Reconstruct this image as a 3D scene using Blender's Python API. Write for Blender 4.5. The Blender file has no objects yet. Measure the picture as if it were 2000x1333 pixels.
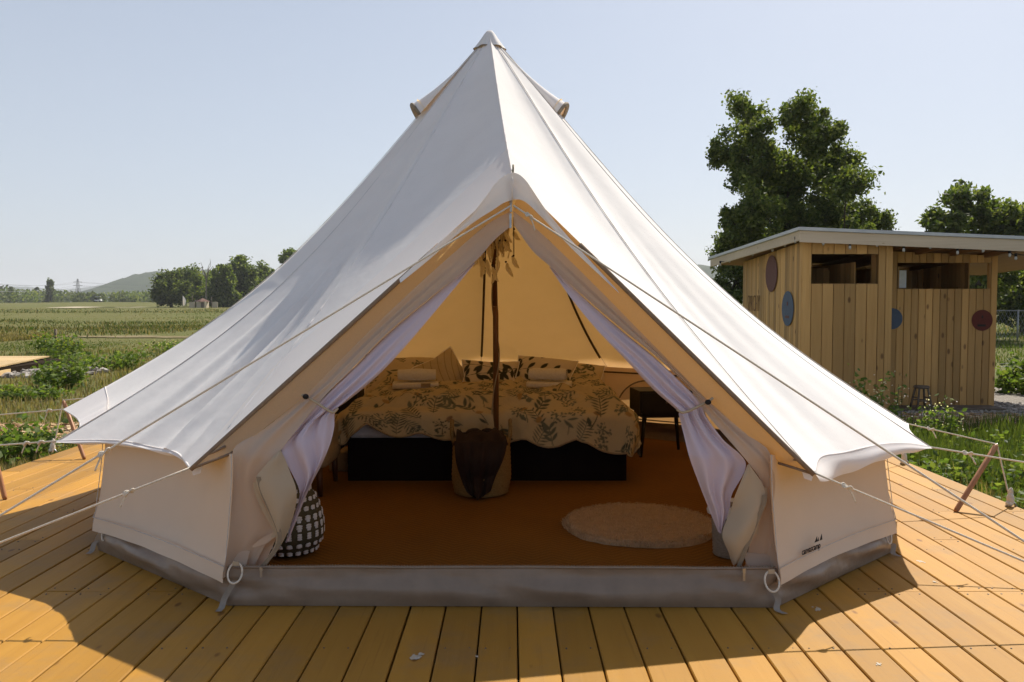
import bpy, math, random
import numpy as np
from mathutils import Vector, Matrix

# ------------------------------------------------------------------ camera, sky, sun, exposure
S = bpy.context.scene
COL = S.collection
F_PX, CAM_Z = 1614.0, 1.28
PITCH = math.atan(76.5 / F_PX)
cam_d = bpy.data.cameras.new('camera')
cam_d.sensor_width = 36.0
cam_d.lens = 36.0 * F_PX / 2000.0
cam_d.clip_start = 0.05
cam_d.clip_end = 30000
cam = bpy.data.objects.new('camera', cam_d)
cam.location = (0, 0, CAM_Z)
cam.rotation_euler = (math.radians(90) - PITCH, 0, 0)
COL.objects.link(cam)
S.camera = cam

SUN_AZ, SUN_EL = math.radians(32), math.radians(48)
W = bpy.data.worlds.new('World')
S.world = W
W.use_nodes = True
wn, wl = W.node_tree.nodes, W.node_tree.links
wn.clear()
wo = wn.new('ShaderNodeOutputWorld')
wb = wn.new('ShaderNodeBackground')
sky = wn.new('ShaderNodeTexSky')
sky.sky_type = 'NISHITA'
sky.sun_disc = False
sky.sun_elevation = SUN_EL
sky.sun_rotation = SUN_AZ
sky.altitude = 200
sky.air_density = 0.85
sky.dust_density = 1.6
sky.ozone_density = 1.0
wb.inputs['Strength'].default_value = 0.076
veil = wn.new('ShaderNodeMix'); veil.data_type = 'RGBA'          # even summer haze over the clear-sky model
veil.inputs['Factor'].default_value = 0.62
veil.inputs[7].default_value = (5.5, 5.9, 6.45, 1)
# the haze is thick along the horizon and thins towards the zenith
wtc = wn.new('ShaderNodeTexCoord'); wsx = wn.new('ShaderNodeSeparateXYZ'); wl.new(wtc.outputs['Generated'], wsx.inputs[0])
wmr = wn.new('ShaderNodeMapRange'); wmr.interpolation_type = 'SMOOTHSTEP'
wmr.inputs['From Min'].default_value = -0.05; wmr.inputs['From Max'].default_value = 0.95
wmr.inputs['To Min'].default_value = 0.70; wmr.inputs['To Max'].default_value = 0.12
wl.new(wsx.outputs[2], wmr.inputs['Value']); wl.new(wmr.outputs[0], veil.inputs['Factor'])
wl.new(sky.outputs[0], veil.inputs[6])
wl.new(veil.outputs[2], wb.inputs['Color'])
wl.new(wb.outputs[0], wo.inputs['Surface'])

sun_d = bpy.data.lights.new('sun', 'SUN')
sun_d.energy = 4.2
sun_d.angle = math.radians(0.55)
sun_d.color = (1.0, 0.93, 0.82)
sun = bpy.data.objects.new('sun', sun_d)
sv = Vector((math.sin(SUN_AZ) * math.cos(SUN_EL), math.cos(SUN_AZ) * math.cos(SUN_EL), math.sin(SUN_EL)))
sun.rotation_euler = (-sv).to_track_quat('-Z', 'Y').to_euler()
sun.location = (20, 30, 40)
COL.objects.link(sun)

S.view_settings.view_transform = 'Standard'
S.view_settings.look = 'None'
S.view_settings.gamma = 1.0
S.view_settings.use_curve_mapping = False
S.view_settings.exposure = 0.68
S.render.engine = 'CYCLES'
S.cycles.use_denoising = True
S.cycles.max_bounces = 10
S.cycles.diffuse_bounces = 5
S.cycles.transmission_bounces = 4
S.cycles.volume_bounces = 0
S.cycles.use_adaptive_sampling = True
S.cycles.adaptive_threshold = 0.02
S.cycles.sample_clamp_indirect = 8.0

rng = np.random.default_rng(7)
random.seed(7)

# ------------------------------------------------------------------ helpers
CP, SP = math.cos(PITCH), math.sin(PITCH)
def ray(px, py):
    u, v = (px - 1000) / F_PX, (666.5 - py) / F_PX
    return np.array((u, CP + v * SP, -SP + v * CP))
def at(px, py, Y):
    d = ray(px, py)
    return np.array((0, 0, CAM_Z)) + d * (Y / d[1])
def atz(px, py, z=0.0):
    d = ray(px, py)
    return np.array((0, 0, CAM_Z)) + d * ((z - CAM_Z) / d[2])

def hash2(i, j, s=0):
    h = np.sin(i * 127.1 + j * 311.7 + s * 74.7) * 43758.5453
    return h - np.floor(h)
def vnoise(x, y, s=0):
    x, y = np.asarray(x, float), np.asarray(y, float)
    i, j = np.floor(x), np.floor(y)
    fx, fy = x - i, y - j
    fx, fy = fx * fx * (3 - 2 * fx), fy * fy * (3 - 2 * fy)
    a, b = hash2(i, j, s), hash2(i + 1, j, s)
    c, d = hash2(i, j + 1, s), hash2(i + 1, j + 1, s)
    return (a * (1 - fx) + b * fx) * (1 - fy) + (c * (1 - fx) + d * fx) * fy
def fbm(x, y, s=0, o=3):
    r, a = 0, 0.5
    for k in range(o):
        r = r + a * vnoise(x * 2 ** k, y * 2 ** k, s + k)
        a *= 0.5
    return r / (1 - 0.5 ** o)
def sstep(a, b, x):
    t = np.clip((np.asarray(x, float) - a) / (b - a), 0, 1)
    return t * t * (3 - 2 * t)

ORG = {}
def tag(o, label=None, cat=None, group=None, kind=None):
    if label: o['label'] = label
    if cat: o['category'] = cat
    if group: o['group'] = group
    if kind: o['kind'] = kind
    return o
def thing(name, loc, label, cat, group=None):
    o = bpy.data.objects.new(name, None)
    o.empty_display_size = 0.2
    COL.objects.link(o)
    o.location = [float(q) for q in loc]
    ORG[o] = np.array(loc, float)
    return tag(o, label, cat, group)
def link(o, parent=None):
    COL.objects.link(o)
    if parent is not None:
        o.parent = parent
        ORG[o] = ORG[parent]
    else:
        ORG[o] = np.zeros(3)
    return o

class MB:
    """collects pieces of geometry; build() links them as one mesh object"""
    def __init__(s):
        s.V, s.F, s.n, s.C = [], [], 0, []
    def add(s, V, F, col=None):
        V = np.asarray(V, float).reshape(-1, 3)
        s.V.append(V)
        n = s.n
        s.F += [tuple(i + n for i in f) for f in F]
        s.n += len(V)
        if col is not None:
            c = np.asarray(col, float)
            s.C.append(np.broadcast_to(c, (len(V), 3)) if c.ndim == 1 else c)
        return s
    def box(s, c, size, rz=0.0, rx=0.0, ry=0.0, col=None):
        hx, hy, hz = np.array(size) / 2
        V = np.array([(x, y, z) for x in (-hx, hx) for y in (-hy, hy) for z in (-hz, hz)])
        R = np.array((Matrix.Rotation(rz, 3, 'Z') @ Matrix.Rotation(ry, 3, 'Y') @ Matrix.Rotation(rx, 3, 'X')))
        V = V @ R.T + np.array(c)
        return s.add(V, [(0, 1, 3, 2), (4, 6, 7, 5), (0, 4, 5, 1), (2, 3, 7, 6), (0, 2, 6, 4), (1, 5, 7, 3)], col)
    def cbox(s, c, size, ch=0.006, rz=0.0, rx=0.0):
        """box with chamfered vertical-section edges (long axis y)"""
        hx, hy, hz = np.array(size) / 2
        sec = [(-hx, -hz), (hx, -hz), (hx, hz - ch), (hx - ch, hz), (-hx + ch, hz), (-hx, hz - ch)]
        V = np.array([(x, y, z) for y in (-hy, hy) for x, z in sec])
        R = np.array(Matrix.Rotation(rz, 3, 'Z') @ Matrix.Rotation(rx, 3, 'X'))
        V = V @ R.T + np.array(c)
        F = [tuple(range(6)), tuple(range(11, 5, -1))] + [(i, i + 6, (i + 1) % 6 + 6, (i + 1) % 6) for i in range(6)]
        return s.add(V, F)
    def grid(s, P, closed=False, col=None):
        P = np.asarray(P, float)
        n, m = P.shape[:2]
        F = []
        for i in range(n - (0 if closed else 1)):
            a, b = i * m, ((i + 1) % n) * m
            F += [(a + j, a + j + 1, b + j + 1, b + j) for j in range(m - 1)]
        return s.add(P.reshape(-1, 3), F, None if col is None else np.asarray(col).reshape(-1, 3))
    def tube(s, pts, r, n=8, caps=True, flat=1.0, col=None):
        pts = np.asarray(pts, float)
        k = len(pts)
        r = np.broadcast_to(np.asarray(r, float), (k,))
        T = np.gradient(pts, axis=0)
        T /= np.linalg.norm(T, axis=1)[:, None] + 1e-12
        up = np.array((0, 0, 1.0)) if abs(T[0][2]) < 0.9 else np.array((1.0, 0, 0))
        u = np.cross(T[0], up); u /= np.linalg.norm(u)
        V = []
        for i in range(k):
            u = u - T[i] * np.dot(u, T[i]); u /= np.linalg.norm(u)
            w = np.cross(T[i], u)
            for j in range(n):
                a = 2 * math.pi * j / n
                V.append(pts[i] + r[i] * (math.cos(a) * u + flat * math.sin(a) * w))
        F = [(i * n + j, i * n + (j + 1) % n, (i + 1) * n + (j + 1) % n, (i + 1) * n + j) for i in range(k - 1) for j in range(n)]
        if caps:
            F += [tuple(range(n - 1, -1, -1)), tuple((k - 1) * n + j for j in range(n))]
        return s.add(V, F, col)
    def lathe(s, prof, c=(0, 0, 0), n=24, wob=None, col=None, sx=1.0, sy=1.0):
        prof = np.asarray(prof, float)
        V = []
        for j in range(n):
            a = 2 * math.pi * j / n
            for (r, z) in prof:
                k = 1 if wob is None else wob(a, z)
                V.append((c[0] + r * k * sx * math.cos(a), c[1] + r * k * sy * math.sin(a), c[2] + z))
        m = len(prof)
        F = [(j * m + i, ((j + 1) % n) * m + i, ((j + 1) % n) * m + i + 1, j * m + i + 1) for j in range(n) for i in range(m - 1)]
        return s.add(V, F, col)
    def ball(s, c, r, n=10, m=7, col=None, R=None):
        r = np.broadcast_to(np.asarray(r, float), (3,))
        P = []
        for i in range(n):
            a = 2 * math.pi * i / n
            P.append([(math.sin(b) * math.cos(a) * r[0], math.sin(b) * math.sin(a) * r[1], math.cos(b) * r[2]) for b in np.linspace(0.02, math.pi - 0.02, m)])
        P = np.array(P)
        if R is not None: P = P @ np.array(R).T
        return s.grid(P + np.array(c), True, None if col is None else np.broadcast_to(np.array(col, float), P.shape))
    def mesh(s, name, off=(0, 0, 0), smooth=True):
        me = bpy.data.meshes.new(name)
        V = np.concatenate(s.V) - np.array(off)
        me.from_pydata(V.tolist(), [], s.F)
        if s.C:
            a = me.color_attributes.new('Col', 'FLOAT_COLOR', 'POINT')
            C = np.concatenate(s.C)
            a.data.foreach_set('color', np.concatenate([C, np.ones((len(C), 1))], 1).astype(np.float32).ravel())
        me.polygons.foreach_set('use_smooth', [smooth] * len(me.polygons))
        me.update()
        return me
    def build(s, name, mat, parent=None, smooth=True, recalc=False):
        off = ORG[parent] if parent is not None else np.zeros(3)
        me = s.mesh(name, off, smooth)
        me.materials.append(mat)
        if recalc:
            import bmesh
            b = bmesh.new(); b.from_mesh(me)
            bmesh.ops.recalc_face_normals(b, faces=b.faces)
            b.to_mesh(me); b.free()
        return link(bpy.data.objects.new(name, me), parent)
    def at_own(s, name, mat, loc, smooth=True, recalc=False):
        """top-level one-mesh object with its origin at loc"""
        me = s.mesh(name, loc, smooth)
        me.materials.append(mat)
        o = bpy.data.objects.new(name, me)
        o.location = [float(q) for q in loc]
        COL.objects.link(o)
        ORG[o] = np.array(loc, float)
        return o

def np_mesh(name, V, Fa, mat, C=None, parent=None, smooth=False):
    """fast mesh from arrays; Fa is (n,k)"""
    off = ORG[parent] if parent is not None else np.zeros(3)
    me = bpy.data.meshes.new(name)
    V = np.asarray(V, np.float32) - off.astype(np.float32)
    n, k = Fa.shape
    me.vertices.add(len(V)); me.vertices.foreach_set('co', V.ravel())
    me.loops.add(n * k); me.loops.foreach_set('vertex_index', Fa.astype(np.int32).ravel())
    me.polygons.add(n); me.polygons.foreach_set('loop_start', np.arange(0, n * k, k, dtype=np.int32))
    me.polygons.foreach_set('loop_total', np.full(n, k, np.int32))
    me.polygons.foreach_set('use_smooth', np.full(n, smooth))
    if C is not None:
        a = me.color_attributes.new('Col', 'FLOAT_COLOR', 'POINT')
        a.data.foreach_set('color', np.concatenate([C, np.ones((len(C), 1))], 1).astype(np.float32).ravel())
    me.update(calc_edges=True)
    me.materials.append(mat)
    return link(bpy.data.objects.new(name, me), parent)

def catmull(P, n):
    """resample points through a Catmull-Rom spline, n samples evenly over the parameter"""
    P = np.asarray(P, float)
    k = len(P)
    Q = np.concatenate([[2 * P[0] - P[1]], P, [2 * P[-1] - P[-2]]])
    out = []
    for t in np.linspace(0, k - 1, n):
        i = min(int(t), k - 2); f = t - i
        a, b, c, d = Q[i:i + 4]
        out.append(0.5 * ((2 * b) + (-a + c) * f + (2 * a - 5 * b + 4 * c - d) * f * f + (-a + 3 * b - 3 * c + d) * f ** 3))
    return np.array(out)
def lin(P, n):
    P = np.asarray(P, float)
    t = np.linspace(0, len(P) - 1, n)
    i = np.minimum(t.astype(int), len(P) - 2)
    f = (t - i)[:, None]
    return P[i] * (1 - f) + P[i + 1] * f

# ------------------------------------------------------------------ materials
def new_mat(name):
    m = bpy.data.materials.new(name)
    m.use_nodes = True
    n, l = m.node_tree.nodes, m.node_tree.links
    n.clear()
    out = n.new('ShaderNodeOutputMaterial')
    return m, n, l, out
def c4(c): return (c[0], c[1], c[2], 1.0)
def noise_fac(n, l, scale, detail=4, stretch=(1, 1, 1), coord='Object', rand=False, lo=0.3, hi=0.7, rough=0.55):
    tc = n.new('ShaderNodeTexCoord')
    mp = n.new('ShaderNodeMapping')
    mp.inputs['Scale'].default_value = stretch
    l.new(tc.outputs[coord], mp.inputs['Vector'])
    if rand:
        oi = n.new('ShaderNodeObjectInfo')
        mu = n.new('ShaderNodeVectorMath'); mu.operation = 'SCALE'
        mu.inputs[0].default_value = (17.3, 31.1, 7.7)
        l.new(oi.outputs['Random'], mu.inputs['Scale'])
        l.new(mu.outputs[0], mp.inputs['Location'])
    nz = n.new('ShaderNodeTexNoise')
    nz.inputs['Scale'].default_value = scale
    nz.inputs['Detail'].default_value = detail
    nz.inputs['Roughness'].default_value = rough
    l.new(mp.outputs[0], nz.inputs['Vector'])
    mr = n.new('ShaderNodeMapRange')
    mr.inputs['From Min'].default_value = lo
    mr.inputs['From Max'].default_value = hi
    l.new(nz.outputs['Fac'], mr.inputs['Value'])
    return mr.outputs[0], mp
def mixc(n, l, fac, a, b, mode='MIX'):
    mx = n.new('ShaderNodeMix'); mx.data_type = 'RGBA'; mx.blend_type = mode
    for sock, v in ((mx.inputs['Factor'], fac), (mx.inputs[6], a), (mx.inputs[7], b)):
        if hasattr(v, 'is_linked') or hasattr(v, 'node'): l.new(v, sock)
        elif isinstance(v, (int, float)): sock.default_value = v
        else: sock.default_value = c4(v)
    return mx.outputs[2]
def bump(n, l, h, strength=0.3, dist=0.01):
    b = n.new('ShaderNodeBump')
    b.inputs['Strength'].default_value = strength
    b.inputs['Distance'].default_value = dist
    l.new(h, b.inputs['Height'])
    return b.outputs[0]
def principled(n, l, out, col, rough=0.7, spec=0.3, normal=None, metal=0.0):
    p = n.new('ShaderNodeBsdfPrincipled')
    if hasattr(col, 'node'): l.new(col, p.inputs['Base Color'])
    else: p.inputs['Base Color'].default_value = c4(col)
    p.inputs['Roughness'].default_value = rough
    p.inputs['Specular IOR Level'].default_value = spec
    p.inputs['Metallic'].default_value = metal
    if normal is not None: l.new(normal, p.inputs['Normal'])
    l.new(p.outputs[0], out.inputs['Surface'])
    return p
def pmat(name, c1, c2=None, scale=8, rough=0.75, spec=0.3, bmp=0.0, bscale=None, bdist=0.01, stretch=(1, 1, 1), coord='Object', metal=0.0, rand=False, lo=0.3, hi=0.7):
    m, n, l, out = new_mat(name)
    c2 = c2 or tuple(0.8 * q for q in c1)
    f, mp = noise_fac(n, l, scale, 5, stretch, coord, rand, lo, hi)
    col = mixc(n, l, f, c1, c2)
    nm = None
    if bmp:
        h, _ = noise_fac(n, l, bscale or scale * 4, 4, stretch, coord, rand, 0, 1)
        nm = bump(n, l, h, bmp, bdist)
    principled(n, l, out, col, rough, spec, nm, metal)
    return m
def wood(name, c1, c2, knot, axis, rough=0.6, spec=0.3, vary=0.25, kn=0.5, grain=30, kr=0.12, scuff=0.0):
    """plank wood; axis = long axis of the piece in object space; colour, grain and knots differ per piece"""
    m, n, l, out = new_mat(name)
    st = [1.0, 1.0, 1.0]; st['xyz'.index(axis)] = 0.06
    f, _ = noise_fac(n, l, grain, 6, tuple(st), 'Object', True, 0.28, 0.75)
    col = mixc(n, l, f, c1, c2)
    f2, _ = noise_fac(n, l, 2.2, 3, tuple(0.5 if q == 1 else 0.25 for q in st), 'Object', True, 0.3, 0.75)
    col = mixc(n, l, f2, col, tuple(0.5 * (a + b) * 0.86 for a, b in zip(c1, c2)))
    f4, _ = noise_fac(n, l, grain * 3.2, 4, tuple(1.0 if q == 1 else 0.022 for q in st), 'Object', True, 0.60, 0.74)
    h4 = n.new('ShaderNodeMath'); h4.operation = 'MULTIPLY'; h4.inputs[1].default_value = 0.55
    l.new(f4, h4.inputs[0])
    col = mixc(n, l, h4.outputs[0], col, tuple(0.5 * a + 0.5 * b for a, b in zip(c2, knot)))
    if scuff:
        geo = n.new('ShaderNodeNewGeometry')
        sc = n.new('ShaderNodeTexNoise'); sc.inputs['Scale'].default_value = 2.3; sc.inputs['Detail'].default_value = 7; sc.inputs['Roughness'].default_value = 0.7
        l.new(geo.outputs['Position'], sc.inputs['Vector'])
        sr = n.new('ShaderNodeMapRange'); sr.inputs['From Min'].default_value = 0.50; sr.inputs['From Max'].default_value = 0.78; sr.inputs['To Max'].default_value = scuff
        l.new(sc.outputs['Fac'], sr.inputs['Value'])
        col = mixc(n, l, sr.outputs[0], col, (0.26, 0.165, 0.075))
    # knots: sparse voronoi cells, stretched along the grain
    tc = n.new('ShaderNodeTexCoord'); mp = n.new('ShaderNodeMapping')
    ks = [7.0, 7.0, 7.0]; ks['xyz'.index(axis)] = 3.4
    mp.inputs['Scale'].default_value = ks
    oi = n.new('ShaderNodeObjectInfo')
    mu = n.new('ShaderNodeVectorMath'); mu.operation = 'SCALE'; mu.inputs[0].default_value = (13.3, 51.1, 9.7)
    l.new(oi.outputs['Random'], mu.inputs['Scale']); l.new(mu.outputs[0], mp.inputs['Location'])
    l.new(tc.outputs['Object'], mp.inputs['Vector'])
    vo = n.new('ShaderNodeTexVoronoi'); vo.inputs['Scale'].default_value = 1.0
    l.new(mp.outputs[0], vo.inputs['Vector'])
    mr = n.new('ShaderNodeMapRange'); mr.inputs['From Min'].default_value = kr; mr.inputs['From Max'].default_value = kr * 0.55
    l.new(vo.outputs['Distance'], mr.inputs['Value'])
    sep = n.new('ShaderNodeSeparateColor'); l.new(vo.outputs['Color'], sep.inputs[0])
    gt = n.new('ShaderNodeMath'); gt.operation = 'GREATER_THAN'; gt.inputs[1].default_value = 1 - kn
    l.new(sep.outputs[0], gt.inputs[0])
    ml = n.new('ShaderNodeMath'); ml.operation = 'MULTIPLY'
    l.new(gt.outputs[0], ml.inputs[0]); l.new(mr.outputs[0], ml.inputs[1])
    m2 = n.new('ShaderNodeMath'); m2.operation = 'MULTIPLY'; m2.inputs[1].default_value = 0.75
    l.new(ml.outputs[0], m2.inputs[0])
    col = mixc(n, l, m2.outputs[0], col, knot)
    # piece to piece variation
    hv = n.new('ShaderNodeHueSaturation')
    rm = n.new('ShaderNodeMapRange'); rm.inputs['To Min'].default_value = 1 - vary; rm.inputs['To Max'].default_value = 1 + vary * 0.7
    l.new(oi.outputs['Random'], rm.inputs['Value'])
    l.new(rm.outputs[0], hv.inputs['Value']); l.new(col, hv.inputs['Color'])
    principled(n, l, out, hv.outputs[0], rough, spec, bump(n, l, f, 0.25, 0.004))
    return m
def canvas(name, diff, trans, fac=0.4, stain=0.06, weave=900, folds=0.0, fstretch=(1, 1, 1), fscale=6):
    m, n, l, out = new_mat(name)
    f, _ = noise_fac(n, l, 3.0, 4, (1, 1, 1), 'Object', False, 0.35, 0.75)
    cd = mixc(n, l, f, diff, tuple(q * (1 - stain) for q in diff))
    f3, _ = noise_fac(n, l, 140, 2, (1, 1, 1), 'Object', False, 0.2, 0.8)
    ct = mixc(n, l, f3, trans, tuple(q * 0.9 for q in trans))
    d = n.new('ShaderNodeBsdfDiffuse'); t = n.new('ShaderNodeBsdfTranslucent')
    l.new(cd, d.inputs['Color']); l.new(ct, t.inputs['Color'])
    h, _ = noise_fac(n, l, weave * 0.25, 2, (1, 1, 1), 'Object', False, 0, 1)
    nm = bump(n, l, h, 0.12, 0.002)
    if folds:
        h2, _ = noise_fac(n, l, fscale, 3, fstretch, 'Object', False, 0, 1)
        b = n.new('ShaderNodeBump'); b.inputs['Strength'].default_value = folds; b.inputs['Distance'].default_value = 0.05
        l.new(h2, b.inputs['Height']); l.new(nm, b.inputs['Normal']); nm = b.outputs[0]
    l.new(nm, d.inputs['Normal']); l.new(nm, t.inputs['Normal'])
    mx = n.new('ShaderNodeMixShader'); mx.inputs[0].default_value = fac
    l.new(d.outputs[0], mx.inputs[1]); l.new(t.outputs[0], mx.inputs[2])
    l.new(mx.outputs[0], out.inputs['Surface'])
    return m
def leafmat(name, tint=(1, 1, 1), tr=0.35, rough=0.6):
    m, n, l, out = new_mat(name)
    a = n.new('ShaderNodeVertexColor'); a.layer_name = 'Col'
    col = mixc(n, l, 1.0, a.outputs[0], tint, 'MULTIPLY')
    d = n.new('ShaderNodeBsdfPrincipled'); d.inputs['Roughness'].default_value = rough
    d.inputs['Specular IOR Level'].default_value = 0.25
    t = n.new('ShaderNodeBsdfTranslucent')
    l.new(col, d.inputs['Base Color'])
    ct = mixc(n, l, 1.0, col, (1.35, 1.45, 0.55), 'MULTIPLY')
    l.new(ct, t.inputs['Color'])
    mx = n.new('ShaderNodeMixShader'); mx.inputs[0].default_value = tr
    l.new(d.outputs[0], mx.inputs[1]); l.new(t.outputs[0], mx.inputs[2])
    l.new(mx.outputs[0], out.inputs['Surface'])
    return m
def colmat(name, rough=0.8, spec=0.2, bmp=0.0, bscale=60, bdist=0.01):
    m, n, l, out = new_mat(name)
    a = n.new('ShaderNodeVertexColor'); a.layer_name = 'Col'
    nm = None
    if bmp:
        h, _ = noise_fac(n, l, bscale, 4, (1, 1, 1), 'Object', False, 0, 1)
        nm = bump(n, l, h, bmp, bdist)
    principled(n, l, out, a.outputs[0], rough, spec, nm)
    return m

MT = {}
MT['deck'] = wood('deck_wood', (0.475, 0.245, 0.038), (0.39, 0.188, 0.026), (0.15, 0.06, 0.012), 'y', 0.62, 0.22, 0.24, 0.55, 20, 0.105, 0.8)
MT['deck_old'] = wood('pale_deck_wood', (0.66, 0.48, 0.24), (0.56, 0.38, 0.17), (0.25, 0.13, 0.05), 'x', 0.6, 0.3, 0.12, 0.25, 16)
MT['joist'] = pmat('dark_joist', (0.03, 0.02, 0.012), (0.02, 0.013, 0.008), 6, 0.95, 0.05)
MT['screw'] = pmat('screw_steel', (0.10, 0.085, 0.07), None, 20, 0.5, 0.5, metal=0.4)
MT['hutv'] = wood('hut_board', (0.56, 0.345, 0.13), (0.445, 0.25, 0.083), (0.10, 0.042, 0.016), 'z', 0.65, 0.25, 0.34, 0.62, 22, 0.18)
MT['hutpale'] = wood('pale_board', (0.62, 0.52, 0.40), (0.52, 0.42, 0.30), (0.3, 0.2, 0.12), 'x', 0.65, 0.25, 0.06, 0.2, 18)
MT['hutbeam'] = wood('beam_wood', (0.22, 0.115, 0.045), (0.17, 0.085, 0.032), (0.1, 0.05, 0.02), 'y', 0.65, 0.25, 0.15, 0.3, 18)
MT['roofsheet'] = pmat('roof_sheet', (0.50, 0.52, 0.54), (0.42, 0.44, 0.46), 5, 0.45, 0.4)
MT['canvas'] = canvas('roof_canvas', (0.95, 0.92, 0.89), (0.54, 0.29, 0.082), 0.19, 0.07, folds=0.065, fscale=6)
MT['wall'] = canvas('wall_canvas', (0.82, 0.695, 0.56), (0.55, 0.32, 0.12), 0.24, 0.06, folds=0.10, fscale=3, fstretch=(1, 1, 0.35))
MT['hem'] = canvas('white_hem', (0.90, 0.87, 0.86), (0.9, 0.7, 0.45), 0.2, 0.04)
MT['awning'] = canvas('sunglow_awning_canvas', (0.86, 0.70, 0.47), (1.0, 0.68, 0.26), 0.62, 0.05)  # cream canvas with the sun's golden through-glow put into its base colour
MT['overhang'] = canvas('overhang_canvas', (0.97, 0.94, 0.91), (0.98, 0.66, 0.26), 0.24, 0.04)
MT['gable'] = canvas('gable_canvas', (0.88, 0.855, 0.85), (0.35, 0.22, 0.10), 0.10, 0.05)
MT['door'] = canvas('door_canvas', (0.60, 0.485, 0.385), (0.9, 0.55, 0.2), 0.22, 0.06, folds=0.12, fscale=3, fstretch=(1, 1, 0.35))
MT['khaki'] = canvas('flap_canvas', (0.50, 0.415, 0.305), (0.8, 0.55, 0.25), 0.15, 0.08, folds=0.15, fscale=5)
MT['lilac'] = canvas('skylight_tinted_cotton', (0.64, 0.57, 0.67), (0.8, 0.62, 0.55), 0.16, 0.04)  # white cotton; the cool cast of the skylight is mixed into the colour
MT['tape'] = pmat('brown_tape', (0.25, 0.18, 0.125), (0.20, 0.14, 0.095), 40, 0.8)
MT['seam'] = pmat('seam_thread', (0.60, 0.56, 0.52), (0.50, 0.46, 0.43), 40, 0.8)
MT['cord'] = pmat('dark_cord', (0.10, 0.065, 0.03), None, 40, 0.8)
MT['pvc'] = pmat('grey_groundsheet', (0.255, 0.192, 0.142), (0.205, 0.152, 0.112), 12, 0.38, 0.45, 0.5, 3.0, 0.03)
MT['rope'] = pmat('cotton_rope', (0.74, 0.68, 0.58), (0.58, 0.51, 0.42), 120, 0.85, 0.2, 0.4, 300, 0.002)
MT['polewood'] = pmat('pole_wood', (0.20, 0.085, 0.025), (0.11, 0.045, 0.015), 12, 0.4, 0.4, stretch=(1, 1, 0.1))
MT['stick'] = pmat('stick_wood', (0.42, 0.20, 0.09), (0.30, 0.13, 0.06), 16, 0.5, 0.35, stretch=(1, 1, 0.15))
MT['metal'] = pmat('zinc_metal', (0.45, 0.45, 0.46), None, 30, 0.35, 0.5, metal=0.9)
MT['brass'] = pmat('dull_brass_pin', (0.16, 0.13, 0.06), None, 30, 0.45, 0.5, metal=0.6)
MT['black'] = pmat('black_print', (0.018, 0.017, 0.017), None, 30, 0.8)
MT['darkwood'] = pmat('dark_bed_board', (0.010, 0.006, 0.005), (0.007, 0.004, 0.004), 10, 0.7, 0.08)
MT['nightwood'] = pmat('black_brown_wood', (0.018, 0.014, 0.011), (0.012, 0.010, 0.008), 10, 0.5, 0.3)
MT['mattress'] = pmat('white_mattress', (0.66, 0.62, 0.64), None, 20, 0.9)
MT['duvet'] = colmat('duvet_print', 0.9, 0.1, 0.35, 18, 0.02)
MT['print'] = colmat('cushion_print', 0.9, 0.1, 0.2, 60, 0.005)
MT['towel'] = pmat('white_towel', (0.74, 0.68, 0.60), (0.64, 0.58, 0.50), 60, 0.95, 0.1, 0.6, 260, 0.004)
MT['basket'] = pmat('seagrass_weave', (0.36, 0.235, 0.085), (0.20, 0.12, 0.04), 60, 0.8, 0.2, 0.8, 90, 0.01, stretch=(1, 1, 3))
MT['throw'] = pmat('brown_plush', (0.040, 0.023, 0.016), (0.026, 0.015, 0.011), 9, 0.9, 0.15, 0.5, 30, 0.01)
MT['beige'] = pmat('beige_fabric', (0.36, 0.27, 0.16), (0.30, 0.22, 0.13), 40, 0.9, 0.1, 0.3, 200, 0.003)
MT['legwood'] = pmat('red_brown_leg', (0.09, 0.035, 0.018), (0.06, 0.025, 0.012), 14, 0.45, 0.35)
MT['pouf'] = pmat('olive_wool', (0.105, 0.085, 0.048), (0.07, 0.056, 0.03), 60, 0.95, 0.1, 0.5, 160, 0.005)
MT['tuft'] = pmat('white_wool', (0.74, 0.69, 0.66), (0.62, 0.58, 0.55), 90, 0.95, 0.1)
MT['fur'] = pmat('cream_fur', (0.44, 0.31, 0.19), (0.35, 0.24, 0.145), 25, 0.95, 0.1, 0.7, 90, 0.01)
MT['wicker'] = pmat('grey_wicker', (0.40, 0.33, 0.25), (0.26, 0.21, 0.15), 70, 0.8, 0.2, 0.7, 120, 0.006, stretch=(1, 1, 2.5))
MT['liner'] = pmat('white_liner', (0.78, 0.74, 0.68), None, 20, 0.6)
MT['macrame'] = pmat('cream_yarn', (0.86, 0.74, 0.52), (0.72, 0.60, 0.40), 60, 0.9)
MT['feather'] = canvas('cream_feather', (0.95, 0.88, 0.74), (1.0, 0.9, 0.68), 0.5)
MT['bead'] = pmat('dark_bead', (0.05, 0.025, 0.012), None, 30, 0.5)
MT['discred'] = pmat('dusky_red_paint', (0.135, 0.055, 0.045), (0.115, 0.045, 0.037), 20, 0.7)
MT['discblue'] = pmat('blue_grey_paint', (0.085, 0.115, 0.165), (0.07, 0.095, 0.14), 20, 0.7)
MT['discdark'] = pmat('dark_red_paint', (0.105, 0.020, 0.014), (0.085, 0.016, 0.011), 20, 0.7)
MT['letter'] = pmat('brown_letter', (0.13, 0.07, 0.035), (0.17, 0.10, 0.05), 30, 0.8)
MT['bulbglass'] = pmat('clear_bulb', (0.42, 0.42, 0.40), None, 10, 0.15, 0.6)
MT['wire'] = pmat('black_wire', (0.015, 0.015, 0.016), None, 10, 0.6)
MT['greywood'] = pmat('weathered_wood', (0.17, 0.135, 0.10), (0.11, 0.085, 0.065), 18, 0.8, 0.2, stretch=(1, 1, 0.2))
MT['gravelm'] = colmat('stone_mix', 0.85, 0.2)
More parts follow.
